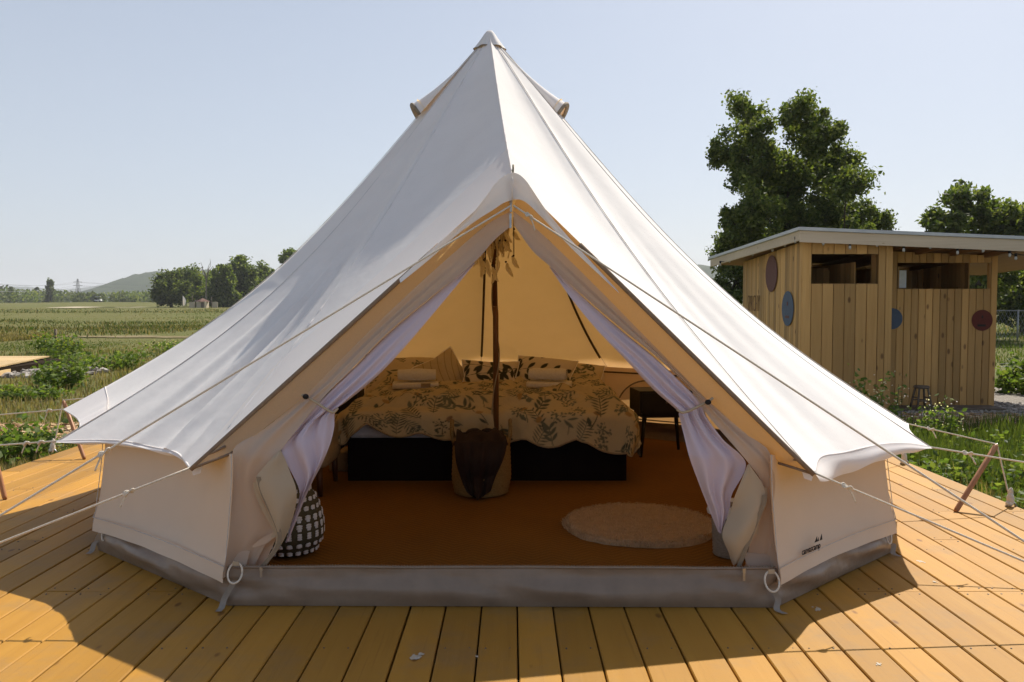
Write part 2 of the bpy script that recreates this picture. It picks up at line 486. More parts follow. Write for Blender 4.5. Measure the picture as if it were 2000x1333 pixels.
MT['leaf'] = leafmat('tree_leaf', (1.12, 1.03, 1.12), 0.45)
MT['grass'] = leafmat('grass_blade', (0.92, 0.86, 0.95), 0.36)
MT['bark'] = pmat('bark', (0.075, 0.058, 0.042), (0.045, 0.035, 0.025), 7, 0.9, 0.1, 0.6, 20, 0.04)
MT['deadbark'] = pmat('pale_dead_bark', (0.22, 0.19, 0.15), (0.16, 0.14, 0.11), 4, 0.9)
MT['steel'] = pmat('grey_steel', (0.20, 0.21, 0.22), None, 3, 0.6, 0.4)
MT['white'] = pmat('white_paint', (0.78, 0.78, 0.76), None, 10, 0.5)
MT['rooftile'] = pmat('red_roof', (0.15, 0.075, 0.055), None, 10, 0.8)
MT['plaster'] = pmat('cream_plaster', (0.52, 0.44, 0.32), None, 8, 0.8)
MT['rubber'] = pmat('black_rubber', (0.02, 0.02, 0.02), None, 10, 0.7)
MT['fence'] = pmat('galvanised_wire', (0.35, 0.36, 0.36), None, 10, 0.5, 0.4, metal=0.5)

MT['brass2'] = pmat('zip_brass', (0.26, 0.21, 0.15), None, 30, 0.6, 0.3)
MT['tape2'] = pmat('taupe_tape', (0.27, 0.215, 0.155), (0.22, 0.175, 0.125), 40, 0.8)
MT['strap'] = pmat('grey_strap', (0.30, 0.26, 0.22), None, 40, 0.7)
MT['cable'] = pmat('beige_cable', (0.42, 0.33, 0.22), None, 30, 0.5)
HAZE = 0.00020
def carpet_mat():
    m, n, l, out = new_mat('jute_herringbone')
    tc = n.new('ShaderNodeTexCoord'); sx = n.new('ShaderNodeSeparateXYZ')
    l.new(tc.outputs['Object'], sx.inputs[0])
    def M(op, a, b=None):
        q = n.new('ShaderNodeMath'); q.operation = op
        for i, v in enumerate((a, b)):
            if v is None: continue
            if hasattr(v, 'node'): l.new(v, q.inputs[i])
            else: q.inputs[i].default_value = v
        return q.outputs[0]
    tri = M('ABSOLUTE', M('SUBTRACT', M('FRACT', M('MULTIPLY', sx.outputs[0], 5.0)), 0.5))
    v = M('FRACT', M('ADD', M('MULTIPLY', sx.outputs[1], 24.0), M('MULTIPLY', tri, 4.0)))
    st = M('ABSOLUTE', M('SUBTRACT', v, 0.5))
    f, _ = noise_fac(n, l, 160, 3, (1, 1, 1), 'Object', False, 0.3, 0.7)
    f2, _ = noise_fac(n, l, 1.6, 3, (1, 1, 1), 'Object', False, 0.3, 0.7)
    col = mixc(n, l, M('MULTIPLY', st, 1.5), (0.27, 0.12, 0.019), (0.105, 0.044, 0.007))
    col = mixc(n, l, M('MULTIPLY', f, 0.5), col, (0.075, 0.03, 0.008))
    col = mixc(n, l, M('MULTIPLY', f2, 0.35), col, (0.27, 0.125, 0.02))
    principled(n, l, out, col, 0.9, 0.1, bump(n, l, M('ADD', st, M('MULTIPLY', f, 0.5)), 0.5, 0.006))
    return m
MT['carpet'] = carpet_mat()

def ground_mat():
    m, n, l, out = new_mat('meadow_ground')
    a, _ = noise_fac(n, l, 0.045, 5, (1, 1.6, 1), 'Object', False, 0.35, 0.65)
    b, _ = noise_fac(n, l, 0.6, 5, (1, 1, 1), 'Object', False, 0.3, 0.7)
    c, _ = noise_fac(n, l, 9, 5, (1, 1, 1), 'Object', False, 0.25, 0.75)
    col = mixc(n, l, a, (0.112, 0.138, 0.036), (0.165, 0.160, 0.055))
    d, _ = noise_fac(n, l, 0.9, 4, (0.08, 1.0, 1), 'Object', False, 0.42, 0.62)
    hf = n.new('ShaderNodeMath'); hf.operation = 'MULTIPLY'; hf.inputs[1].default_value = 0.3
    l.new(d, hf.inputs[0])
    col = mixc(n, l, hf.outputs[0], col, (0.085, 0.100, 0.028))
    h2 = n.new('ShaderNodeMath'); h2.operation = 'MULTIPLY'; h2.inputs[1].default_value = 0.55
    l.new(b, h2.inputs[0])
    col = mixc(n, l, h2.outputs[0], col, (0.20, 0.165, 0.075))
    h3 = n.new('ShaderNodeMath'); h3.operation = 'MULTIPLY'; h3.inputs[1].default_value = 0.5
    l.new(c, h3.inputs[0])
    col = mixc(n, l, h3.outputs[0], col, (0.055, 0.062, 0.022))
    principled(n, l, out, col, 0.95, 0.08, bump(n, l, c, 0.7, 0.06))
    return m
MT['ground'] = ground_mat()
MT['dirt'] = pmat('dry_dirt', (0.25, 0.20, 0.115), (0.17, 0.145, 0.075), 2.0, 0.95, 0.05, 0.6, 12, 0.05)
MT['sand'] = pmat('pale_sand', (0.52, 0.45, 0.34), (0.42, 0.36, 0.26), 0.5, 0.95, 0.05)
MT['gravelbed'] = pmat('gravel_bed', (0.34, 0.31, 0.27), (0.17, 0.15, 0.13), 35, 0.9, 0.1, 0.8, 40, 0.03)
MT['chipbed'] = pmat('woodchip_bed', (0.42, 0.29, 0.15), (0.20, 0.13, 0.07), 30, 0.9, 0.1, 0.8, 40, 0.03)
MT['hill'] = pmat('wooded_hill', (0.032, 0.050, 0.026), (0.055, 0.075, 0.035), 0.05, 0.95, 0.05)
MT['farhill'] = pmat('far_wooded_hill', (0.035, 0.050, 0.035), (0.05, 0.068, 0.042), 0.01, 0.95, 0.05)

# ------------------------------------------------------------------ terrain
def gz(x, y):
    x, y = np.asarray(x, float), np.asarray(y, float)
    m = (fbm(x / 26, y / 15, 3) - 0.5) * 0.75 * sstep(20, 60, y) * (1 - sstep(700, 1500, y))
    m = m + (fbm(x / 5.0, y / 4.0, 9) - 0.5) * 0.10 * sstep(12, 22, y) * (1 - sstep(150, 300, y))
    rise = 0.55 * sstep(90, 240, y)
    knoll = 0.85 * np.exp(-((x + 140) / 55) ** 2 - ((y - 285) / 45) ** 2)
    return -0.30 + m + rise + knoll
def sgrid(a, b, n, k):
    """n values from a to b, dense around zero"""
    t = np.linspace(math.asinh(a / k), math.asinh(b / k), n)
    return np.sinh(t) * k
gx, gy = sgrid(-3100, 3100, 230, 7.0), sgrid(-14, 5500, 260, 6.0)
GX, GY = np.meshgrid(gx, gy, indexing='ij')
GZ = gz(GX, GY)
nn, mm = GX.shape
idx = np.arange(nn * mm).reshape(nn, mm)
Fq = np.stack([idx[:-1, :-1], idx[1:, :-1], idx[1:, 1:], idx[:-1, 1:]], -1).reshape(-1, 4)
tag(np_mesh('ground', np.stack([GX, GY, GZ], -1).reshape(-1, 3), Fq, MT['ground'], smooth=True), 'grassy meadow with dry and green patches running to the horizon', kind='structure')

def patch(name, outline, mat, lift, label, n=26, wob=0.0):
    """sheet lying on the ground inside a four-cornered outline (world x,y)"""
    a, b, c, d = [np.array(q, float) for q in outline]
    s, t = np.meshgrid(np.linspace(0, 1, n), np.linspace(0, 1, n), indexing='ij')
    P = (a[None, None] * ((1 - s) * (1 - t))[..., None] + b * (s * (1 - t))[..., None] + c * (s * t)[..., None] + d * ((1 - s) * t)[..., None])
    if wob:
        e = (np.abs(t - 0.5) * 2)[..., None]
        q = np.stack([vnoise(P[..., 0] * 1.3, P[..., 1] * 1.3, 5) - 0.5, vnoise(P[..., 0] * 1.3, P[..., 1] * 1.3, 6) - 0.5], -1)
        P = P + q * wob * e
    z = gz(P[..., 0], P[..., 1]) + lift
    m = MB().grid(np.concatenate([P, z[..., None]], -1))
    return tag(m.build(name, mat), label, kind='structure')
patch('dirt_path', [(-34, 37.4), (-14.0, 36.4), (-14.0, 37.9), (-34, 38.8)], MT['dirt'], 0.035, 'dry dirt track crossing the meadow', wob=1.6)
patch('sand_path', [(-95, 168), (-84, 186), (-81, 186), (-87, 166)], MT['sand'], 0.12, 'pale sand cart path on the far slope')
patch('woodchip_bed', [(3.4, 9.9), (12.5, 9.2), (13.5, 11.3), (3.6, 11.35)], MT['chipbed'], 0.012, 'bed of wood chips before the gravel', wob=0.7)
patch('gravel_bed', [(3.2, 11.0), (10.5, 11.1), (10.5, 15.2), (3.2, 15.2)], MT['gravelbed'], 0.024, 'grey gravel bed under the wooden hut', wob=0.5)
patch('woodchip_bed', [(-9.5, 9.1), (-4.6, 8.9), (-4.7, 10.3), (-9.8, 10.6)], MT['chipbed'], 0.012, 'strip of wood chips behind the left side of the deck', wob=0.6)

def stones(name, n, area, size, cols, label):
    """loose stones or chips as one mass of small uneven boxes"""
    x0, x1, y0, y1 = area
    V, Fa, C = [], [], []
    base = np.array([(x, y, z) for x in (-1, 1) for y in (-1, 1) for z in (-1, 1)], float)
    fq = np.array([(0, 1, 3, 2), (4, 6, 7, 5), (0, 4, 5, 1), (2, 3, 7, 6), (0, 2, 6, 4), (1, 5, 7, 3)])
    px, py = rng.uniform(x0, x1, n), rng.uniform(y0, y1, n)
    pz = gz(px, py) + 0.03
    sz = size * rng.uniform(0.5, 1.5, (n, 3)) * np.array((1, 0.7, 0.4))
    ang = rng.uniform(0, 6.28, n)
    B = base[None] * (1 + rng.uniform(-0.3, 0.3, (n, 8, 3))) * sz[:, None, :]
    ca, sa = np.cos(ang)[:, None], np.sin(ang)[:, None]
    X = B[..., 0] * ca - B[..., 1] * sa + px[:, None]
    Y = B[..., 0] * sa + B[..., 1] * ca + py[:, None]
    Z = B[..., 2] + pz[:, None] + B[..., 0] * rng.uniform(-0.4, 0.4, (n, 1))
    V = np.stack([X, Y, Z], -1).reshape(-1, 3)
    Fa = (fq[None] + (np.arange(n) * 8)[:, None, None]).reshape(-1, 4)
    cc = np.array(cols)[rng.integers(0, len(cols), n)] * rng.uniform(0.7, 1.25, (n, 1))
    return tag(np_mesh(name, V, Fa, MT['gravelm'], np.repeat(cc, 8, 0)), label, kind='stuff')
stones('gravel', 5200, (3.4, 10.4, 11.05, 12.6), 0.026, [(0.34, 0.31, 0.28), (0.24, 0.22, 0.20), (0.42, 0.39, 0.34)], 'loose grey gravel around the foot of the hut')
stones('wood_chips', 7000, (3.6, 12.5, 9.8, 11.4), 0.032, [(0.48, 0.33, 0.17), (0.36, 0.22, 0.10), (0.25, 0.15, 0.08), (0.55, 0.42, 0.26)], 'loose brown wood chips scattered before the hut')
stones('wood_chips', 3600, (-9.5, -4.7, 9.0, 10.4), 0.034, [(0.48, 0.33, 0.17), (0.36, 0.22, 0.10), (0.25, 0.15, 0.08), (0.55, 0.42, 0.26)], 'loose wood chips lying behind the left deck edge')
stones('rubble', 260, (-11.2, -9.0, 17.0, 18.6), 0.085, [(0.30, 0.27, 0.24), (0.20, 0.18, 0.16), (0.38, 0.35, 0.31)], 'rubble of grey stones beside the small pale deck')
stones('pebbles', 700, (3.16, 3.5, 5.2, 7.6), 0.022, [(0.20, 0.19, 0.19), (0.14, 0.13, 0.13), (0.30, 0.28, 0.27)], 'dark pebbles along the right edge of the deck')

# ------------------------------------------------------------------ hills and far wood
def hill(name, prof, D, depth, mat, label, bumpy, n=420):
    """wooded ridge: skyline heights (px on a 2000 px wide view) turned into metres at distance D"""
    prof = np.array(prof, float)
    xs = np.linspace(prof[0, 0], prof[-1, 0], n)
    ys = np.interp(xs, prof[:, 0], prof[:, 1])
    hx = (xs - 1000) / F_PX * D
    hz = CAM_Z + (590 - ys) / F_PX * D
    rows = []
    for k, (f, dz) in enumerate(((-0.75, 0.0), (-0.5, 0.30), (-0.3, 0.58), (-0.12, 0.85), (0, 1.0), (0.3, 0.9), (1.0, 0.0))):
        z = -1.0 + (hz + 1.0) * dz + (fbm(hx / (bumpy * 3), np.full(n, k * 3.3), 2 + k) - 0.5) * bumpy * (1.0 if 0 < k < 6 else 0) \
            + (vnoise(hx / (bumpy * 0.9), np.full(n, k * 7.3), 12 + k) - 0.5) * bumpy * 0.6 * (1.0 if 0 < k < 6 else 0)
        rows.append(np.stack([hx, np.full(n, D + f * depth), z], -1))
    return tag(MB().grid(np.stack(rows, 1)).build(name, mat), label, kind='structure')
hill('wooded_hill', [(-300, 596), (60, 592), (150, 584), (190, 566), (215, 556), (240, 547), (270, 537), (300, 531), (325, 528), (420, 529), (600, 535), (900, 538),
      (1200, 527), (1380, 518), (1420, 526), (1600, 548), (2000, 570), (2400, 588)], 1500, 320, MT['hill'], 'dark wooded hill rising behind the meadow trees', 7.0)
hill('distant_hills', [(-500, 572), (0, 562), (40, 560), (85, 564), (130, 566), (180, 561), (205, 557), (240, 553), (330, 548), (600, 552), (1000, 556), (1500, 550), (2000, 556), (2500, 570)],
     4000, 700, MT['farhill'], 'pale blue hills on the far horizon', 9.0)

LEAFPAL = np.array([(0.066, 0.100, 0.026), (0.090, 0.128, 0.034), (0.125, 0.160, 0.045), (0.055, 0.084, 0.026), (0.15, 0.18, 0.055)])
def leaves_np(ctr, size, cols, aspect=0.55, up=0.0, r=rng):
    """rhombus leaf at every centre, random facing"""
    n = len(ctr)
    a = r.normal(size=(n, 3)); a[:, 2] *= (1 - up); a /= np.linalg.norm(a, axis=1)[:, None] + 1e-9
    b = r.normal(size=(n, 3)); b -= a * (a * b).sum(1)[:, None]; b /= np.linalg.norm(b, axis=1)[:, None] + 1e-9
    c = np.cross(a, b)
    s = np.asarray(size).reshape(-1, 1)
    V = np.stack([ctr - a * s, ctr + b * s * aspect + c * s * 0.12, ctr + a * s, ctr - b * s * aspect + c * s * 0.12], 1).reshape(-1, 3)
    return V, np.arange(4 * n).reshape(n, 4), np.repeat(cols, 4, 0)
def crown_points(blobs, n, clump=0.24, k=10, r=rng):
    """points clustered round sub-clumps that sit in the outer part of each blob; blobs: (x,y,z,r)"""
    blobs = np.asarray(blobs, float)
    w = blobs[:, 3] ** 2; w /= w.sum()
    out, subs = [], []
    for b, q in zip(blobs, w):
        m = max(int(n * q), 20)
        kk = k if b[3] < 1e9 else k
        d = r.normal(size=(kk, 3)); d /= np.linalg.norm(d, axis=1)[:, None]
        sc = b[:3] + d * b[3] * r.uniform(0.35, 1.12, (kk, 1)) * np.array((1, 1, 0.85))
        subs.append(sc)
        i = r.integers(0, kk, m)
        out.append(sc[i] + np.clip(r.normal(size=(m, 3)), -2.3, 2.3) * b[3] * clump * r.uniform(0.5, 1.3, (kk, 1))[i])
    return np.concatenate(out), subs
def limb(m, a, b, r0, r1, sag=0.1, n=6, sides=6):
    a, b = np.array(a, float), np.array(b, float)
    L = np.linalg.norm(b - a)
    off = rng.normal(size=3) * L * sag
    t = np.linspace(0, 1, n)[:, None]
    P = a + (b - a) * t + off * np.sin(math.pi * t)
    m.tube(P, np.linspace(r0, r1, n), sides, False)
    return P
def tree(name, label, base, blobs, nleaf, lsize, trunk_r, fork, group=None, cat='tree', tint=1.0, twigs=True, clump=0.24, k=10):
    root = thing(name, base, label, cat, group)
    m = MB()
    base = np.array(base, float); fork = np.array(fork, float)
    limb(m, base - (0, 0, 0.3), fork, trunk_r, trunk_r * 0.62, 0.03, 7, 8)
    P, subs = crown_points(blobs, nleaf, clump, k)
    order = sorted(range(len(blobs)), key=lambda i: np.linalg.norm(np.array(blobs[i][:3]) - fork))
    nodes = [(fork, trunk_r * 0.6)]
    for i in order:
        c = np.array(blobs[i][:3])
        j = min(range(len(nodes)), key=lambda q: np.linalg.norm(nodes[q][0] - c) + 0.25 * max(0, nodes[q][0][2] - c[2]))
        p, r0 = nodes[j]
        r1 = max(r0 * 0.55, trunk_r * 0.07)
        limb(m, p, c, r0 * 0.8, r1, 0.08)
        nodes.append((c, r1))
        if twigs:
            for s in subs[i]:
                limb(m, c, s, r1 * 0.6, trunk_r * 0.025, 0.12, 4, 4)
    m.build('trunk', MT['bark'], root)
    cols = LEAFPAL[rng.integers(0, len(LEAFPAL), len(P))] * rng.uniform(0.75, 1.3, (len(P), 1)) * tint * (1.0 if twigs else 1.25)
    V, Fa, C = leaves_np(P, lsize * rng.uniform(0.6, 1.25, len(P)), cols)
    np_mesh('crown', V, Fa, MT['leaf'], C, root)
    return root
def pxblobs(L, Y, dy=0.5):
    """(px, py, radius px) -> blobs round the distance Y"""
    out = []
    for (x, y, r) in L:
        rr = r * Y / F_PX
        p = at(x, y, Y + rng.uniform(-dy, dy) * 1.0)
        out.append((p[0], p[1], p[2], rr))
    return out

# the big tree behind the hut
YB = 29.0
big = [(1452, 222, 40), (1418, 292, 40), (1470, 272, 45), (1500, 335, 55), (1462, 330, 40), (1560, 232, 42), (1592, 275, 50), (1560, 340, 60), (1622, 335, 50), (1655, 368, 45),
       (1485, 405, 50), (1435, 432, 42), (1545, 418, 62), (1622, 425, 55), (1680, 425, 40), (1708, 440, 34), (1450, 482, 45), (1412, 498, 34), (1440, 545, 42), (1415, 580, 40), (1520, 480, 55), (1590, 470, 50),
       (1480, 560, 40), (1650, 470, 45)]
p = atz(1530, 640, 0); base = at(1530, 668, YB); base[2] = gz(base[0], base[1])
tree('leafy_tree', 'tall broad green tree rising behind the left part of the wooden hut roof', base, pxblobs(big, YB, 1.8), 85000, 0.078, 0.34, at(1526, 500, YB), k=18, clump=0.19)
YC = 34.0
b2 = [(1885, 395, 34), (1848, 432, 36), (1830, 455, 24), (1925, 415, 42), (1972, 425, 40), (2010, 440, 45), (1990, 475, 36), (1900, 470, 40), (1950, 480, 36), (2050, 470, 50), (1880, 520, 40), (1935, 540, 40), (1900, 585, 30)]
base = at(1925, 640, YC); base[2] = gz(base[0], base[1])
tree('leafy_tree', 'rounder green tree showing above the right end of the hut roof', base, pxblobs(b2, YC, 1.5), 24000, 0.12, 0.26, at(1925, 540, YC), k=11, clump=0.21)
YD = 40.0
b3 = [(1905, 535, 34), (1925, 560, 34), (1985, 530, 44), (1965, 580, 34), (2010, 590, 40), (2040, 540, 50), (1985, 608, 28), (1955, 555, 30), (2060, 600, 45)]
base = at(2000, 655, YD); base[2] = gz(base[0], base[1])
tree('leafy_tree', 'low dark tree behind the wire fence right of the hut', base, pxblobs(b3, YD, 1.5), 15000, 0.12, 0.2, at(2000, 590, YD), k=10, tint=0.8)

# trees at the left, across the meadow
YT = 185.0
meadow = [
    ('dark dense tree at the left end of the meadow tree row', [(318, 556, 19), (338, 552, 17), (312, 580, 16), (335, 580, 20), (355, 572, 16), (330, 566, 18)], 0.72, 335),
    ('tall bushy tree right of the dark dense one in the meadow row', [(368, 540, 15), (380, 552, 18), (362, 565, 18), (385, 575, 18), (368, 582, 16)], 1.0, 372),
    ('light green willow-like tree below the dead branches', [(402, 552, 16), (412, 568, 17), (398, 578, 17), (420, 556, 14), (410, 588, 12)], 1.25, 402),
    ('round dark tree behind the small red roofed shed', [(432, 540, 15), (440, 560, 18), (428, 578, 17), (448, 582, 16)], 0.9, 437),
    ('tallest spreading tree of the meadow row', [(462, 514, 14), (472, 528, 15), (455, 530, 11), (488, 535, 14), (470, 552, 18), (492, 560, 16), (460, 576, 18), (485, 584, 16)], 0.95, 470),
    ('green tree between the tallest tree and the tent', [(512, 532, 13), (505, 552, 15), (525, 545, 12), (515, 572, 18), (500, 588, 13), (535, 560, 16)], 0.95, 512),
    ('treetop peeping over the left slope of the tent', [(570, 500, 12), (560, 515, 12), (575, 530, 16), (565, 555, 20), (590, 560, 20), (570, 585, 18)], 1.0, 570)]
for i, (lab, bl, tint, bx) in enumerate(meadow):
    Y = YT + (i % 3) * 9
    base = at(bx, 600, Y); base[2] = gz(base[0], base[1])
    tree('meadow_tree', lab, base, pxblobs([(a, b - 1, r * 1.25) for a, b, r in bl], Y, 1.6), 11000, 0.36, 0.42, at(bx, 578, Y), 'trees across the meadow', tint=tint, twigs=False, clump=0.24, k=14)
# the bare dead tree
base = at(403, 600, 180); base[2] = gz(base[0], base[1])
root = thing('dead_tree', base, 'bare pale dead tree with forked branches above the meadow trees', 'tree')
m = MB()
p0 = at(403, 545, 180)
limb(m, base, p0, 0.2, 0.13, 0.02)
for tip, fr in (((392, 512), (398, 532)), ((412, 512), (406, 532)), ((416, 520), (408, 530)), ((396, 520), (399, 531)), ((410, 506), (407, 526)), ((388, 522), (396, 536))):
    a, b = at(fr[0], fr[1], 180), at(tip[0], tip[1], 180 + rng.uniform(-1.5, 1.5))
    limb(m, p0, a, 0.11, 0.075, 0.04); limb(m, a, b, 0.075, 0.03, 0.08)
m.build('trunk', MT['deadbark'], root)

# far wood in front of the hill, as one mass
pts, size = [], []
for _ in range(330):
    Y = rng.uniform(430, 640); px = rng.uniform(-260, 640)
    if rng.random() < 0.35: px = rng.uniform(1300, 2300)
    h = rng.uniform(4.0, 8.5) * (1.25 if px < 150 else 1.0)
    x = (px - 1000) / F_PX * Y
    n = 90
    d = rng.normal(size=(n, 3)); d /= np.linalg.norm(d, axis=1)[:, None]
    pts.append(np.array((x, Y, gz(x, Y) + h * 0.5)) + d * np.array((h * 0.75, h * 0.6, h * 0.5)) * rng.uniform(0.6, 1.05, (n, 1)))
pts = np.concatenate(pts)
cl = LEAFPAL[rng.integers(0, 5, len(pts))] * np.repeat(rng.uniform(0.6, 1.35, (len(pts) // 90, 1)), 90, 0)
V, Fa, C = leaves_np(pts, rng.uniform(0.7, 1.3, len(pts)), cl)
tag(np_mesh('far_wood', V, Fa, MT['leaf'], C), 'belt of far bushes and trees below the hills', kind='stuff')
for px, top, wd, lab, Y in ((97, 545, 6.5, 'tall dark columnar poplar standing alone on the far meadow', 430), (71, 561, 3.6, 'slim poplar right of the far left one', 560), (23, 560, 3.6, 'small slim poplar farthest left on the horizon', 560), (3, 560, 3.2, 'poplar tip at the left end of the far wood', 575)):
    base = at(px, 597, Y); base[2] = gz(base[0], base[1])
    bl = [(px + rng.uniform(-1, 1), y, wd * (0.75 if y < top + 8 else 1)) for y in range(top + int(wd), 594, 6)]
    tree('poplar_tree', lab, base, pxblobs(bl, Y, 0.6), 2600, 0.62, 0.35, at(px, 585, Y), 'poplars on the horizon', tint=0.6, twigs=False, clump=0.3, k=8)

# pylon and wires
YP = 600.0
base = at(153, 597, YP); base[2] = gz(base[0], base[1])
root = thing('power_pylon', base, 'lattice power pylon standing over the far trees', 'pylon')
top = at(153, 545, YP)[2] - base[2]
m = MB()
for sx in (-1, 1):
    for sy in (-1, 1):
        m.tube([base + (sx * 2.0, sy * 2.0, -0.5), base + (sx * 0.3, sy * 0.3, top)], 0.16, 4)
for k in range(9):
    z0, z1 = top * k / 9, top * (k + 1) / 9
    w0, w1 = 2.0 - 1.7 * k / 9, 2.0 - 1.7 * (k + 1) / 9
    for s in (-1, 1):
        m.tube([base + (-w0, s * w0, z0), base + (w1, s * w1, z1)], 0.09, 4)
        m.tube([base + (w0, s * w0, z0), base + (-w1, s * w1, z1)], 0.09, 4)
m.build('tower', MT['steel'], root)
for z in (0.72, 0.86):
    MB().tube([base + (-3.4, 0, top * z), base + (0, 0, top * z + 0.5), base + (3.4, 0, top * z)], 0.17, 4).build('cross_arm', MT['steel'], root)
wires = MB()
for dx, z in ((-3.4, 0.72), (3.4, 0.72), (-3.4, 0.86), (3.4, 0.86)):
    a = base + (dx, 0, top * z)
    b = at(-330, 500 + 30 * (z < 0.8), 230) + (dx * 0.4, 0, 0)
    t = np.linspace(0, 1, 14)[:, None]
    wires.tube(a + (b - a) * t - np.array((0, 0, 5.0)) * (4 * t * (1 - t)), 0.055, 4)
    b = at(700, 548 + 8 * (z < 0.8), 640) + (dx, 0, 0)
    wires.tube(a + (b - a) * t - np.array((0, 0, 4.0)) * (4 * t * (1 - t)), 0.05, 4)
tag(wires.build('power_lines', MT['steel']), 'thin power lines strung from the far pylon', 'cable')

# golf cart, banner, shed, posts on the far meadow
gcx = (193 - 1000) / F_PX * 280; gcz = float(gz(gcx, 280))
root = thing('golf_cart', (gcx, 280, gcz), 'tiny white roofed golf cart driving on the far rise', 'golf cart')
o = np.array((gcx, 280, gcz))
MB().box(o + (0, 0, 0.55), (2.1, 1.1, 0.45)).box(o + (0.75, 0, 0.85), (0.5, 1.05, 0.35)).build('body', MT['white'], root, False)
MB().box(o + (-0.35, 0, 0.95), (0.5, 1.0, 0.5)).box(o + (-0.8, 0, 1.0), (0.35, 0.9, 0.75)).build('seat', MT['rubber'], root, False)
MB().box(o + (-0.05, 0, 1.82), (1.7, 1.2, 0.08)).build('roof', MT['white'], root, False)
for sx in (-0.85, 0.72):
    for sy in (-0.5, 0.5):
        MB().tube([o + (sx, sy, 0.8), o + (sx, sy, 1.8)], 0.03, 4).build('roof_post', MT['rubber'], root)
        MB().tube([o + (sx, sy * 1.1 - 0.08, 0.24), o + (sx, sy * 1.1 + 0.08, 0.24)], 0.24, 10).build('wheel', MT['rubber'], root)
base = at(357, 598, 176); base[2] = gz(base[0], base[1])
root = thing('feather_banner', base, 'small white feather banner standing before the far trees', 'banner')
MB().tube([base, base + (0, 0, 2.6)], 0.03, 5).build('pole', MT['steel'], root)
z = np.linspace(0.5, 2.6, 9)
w = 0.7 * np.sin(np.linspace(0.5, math.pi - 0.02, 9)) + 0.05
P = np.stack([np.stack([np.full(9, base[0] + 0.02), base[1] + 0.05 * np.sin(z * 3), base[2] + z], -1), np.stack([base[0] + w, base[1] + 0.1 * np.sin(z * 3 + 1), base[2] + z], -1)], 1)
MB().grid(P).build('flag', MT['hem'], root)
base = at(396, 600, 172); base[2] = gz(base[0], base[1])
root = thing('garden_shed', base, 'small shed with red pyramid roof by the meadow trees', 'shed')
MB().box(base + (0, 0, 0.65), (1.9, 1.9, 1.3)).build('wall', MT['plaster'], root, False)
MB().lathe([(1.6, 1.25), (1.5, 1.32), (0.05, 2.0)], base, 4).build('roof', MT['rooftile'], root, False)
MB().box(base + (0.3, -0.96, 0.55), (0.6, 0.06, 1.1)).build('door', MT['greywood'], root, False)
for x, y1 in ((376, 578), (381, 586), (413, 580), (421, 588)):
    b = at(x, 600, 172); b[2] = gz(b[0], b[1])
    t = at(x, y1, 172)
    MB().tube([b - (0, 0, 0.3), t], 0.06, 5).at_own('meadow_post', MT['greywood'], b)
    o = bpy.data.objects[-1] if False else COL.objects[-1]
    tag(o, {376: 'thin lamp post left of the small red roofed shed', 381: 'short post just left of the small red roofed shed', 413: 'thin lamp post right of the small red roofed shed', 421: 'short post farthest right of the red roofed shed'}[x], 'post', 'posts by the red roofed shed')
for x in (375, 420):
    b = at(x, 600, 171); b[2] = gz(b[0], b[1])
    tag(MB().box(b + (0, 0, 0.6), (1.1, 0.12, 1.2)).at_own('plank_screen', MT['plaster'], b, False), 'pale plank screen %s of the small red roofed shed' % ('left' if x < 400 else 'right'), 'screen', 'screens by the red roofed shed')
# hill-top lookout
b = at(316, 531, 1490)
tag(MB().box(b + (0, 0, 1), (1.6, 1.6, 5)).box(b + (0, 0, 4), (2.6, 2.6, 1.2)).tube([b + (0, 0, 4), b + (0, 0, 8)], 0.25, 5).at_own('lookout_tower', MT['greywood'], b, False), 'tiny lookout tower on top of the wooded hill', 'tower')
# stake by the track
b = at(108, 676, 33.0); b[2] = gz(b[0], b[1])
tag(MB().tube([b - (0, 0, 0.2), at(108.5, 643, 33.0)], 0.05, 6).at_own('wooden_stake', MT['greywood'], b), 'grey wooden stake standing in the meadow before the dirt track', 'stake')

# ------------------------------------------------------------------ grass
def blades(P, h, w, cols, lean=0.35, r=rng):
    n = len(P)
    a = r.uniform(0, 6.283, n); d = np.stack([np.cos(a), np.sin(a), np.zeros(n)], -1)
    a2 = r.uniform(0, 6.283, n); e = np.stack([np.cos(a2), np.sin(a2), np.zeros(n)], -1)
    h = h[:, None]; w = w[:, None]; L = r.uniform(0.1, 1, (n, 1)) * lean
    zz = np.array((0, 0, 1.0))
    m0 = P + zz * h * 0.55 + e * h * L * 0.35
    t0 = P + zz * h * (1 - 0.35 * L) + e * h * L
    V = np.stack([P - d * w, P + d * w, m0 + d * w * 0.75, m0 - d * w * 0.75, t0], 1).reshape(-1, 3)
    i = (np.arange(n) * 5)[:, None]
    Fa = np.concatenate([i + np.array([[0, 1, 2]]), i + np.array([[0, 2, 3]]), i + np.array([[3, 2, 4]])], 0)
    return V, Fa, np.repeat(cols, 5, 0)
GREEN = np.array([(0.10, 0.145, 0.028), (0.085, 0.125, 0.026), (0.13, 0.165, 0.038), (0.07, 0.105, 0.022)])
DRY = np.array([(0.27, 0.22, 0.10), (0.32, 0.27, 0.14), (0.22, 0.18, 0.075), (0.17, 0.16, 0.055)])
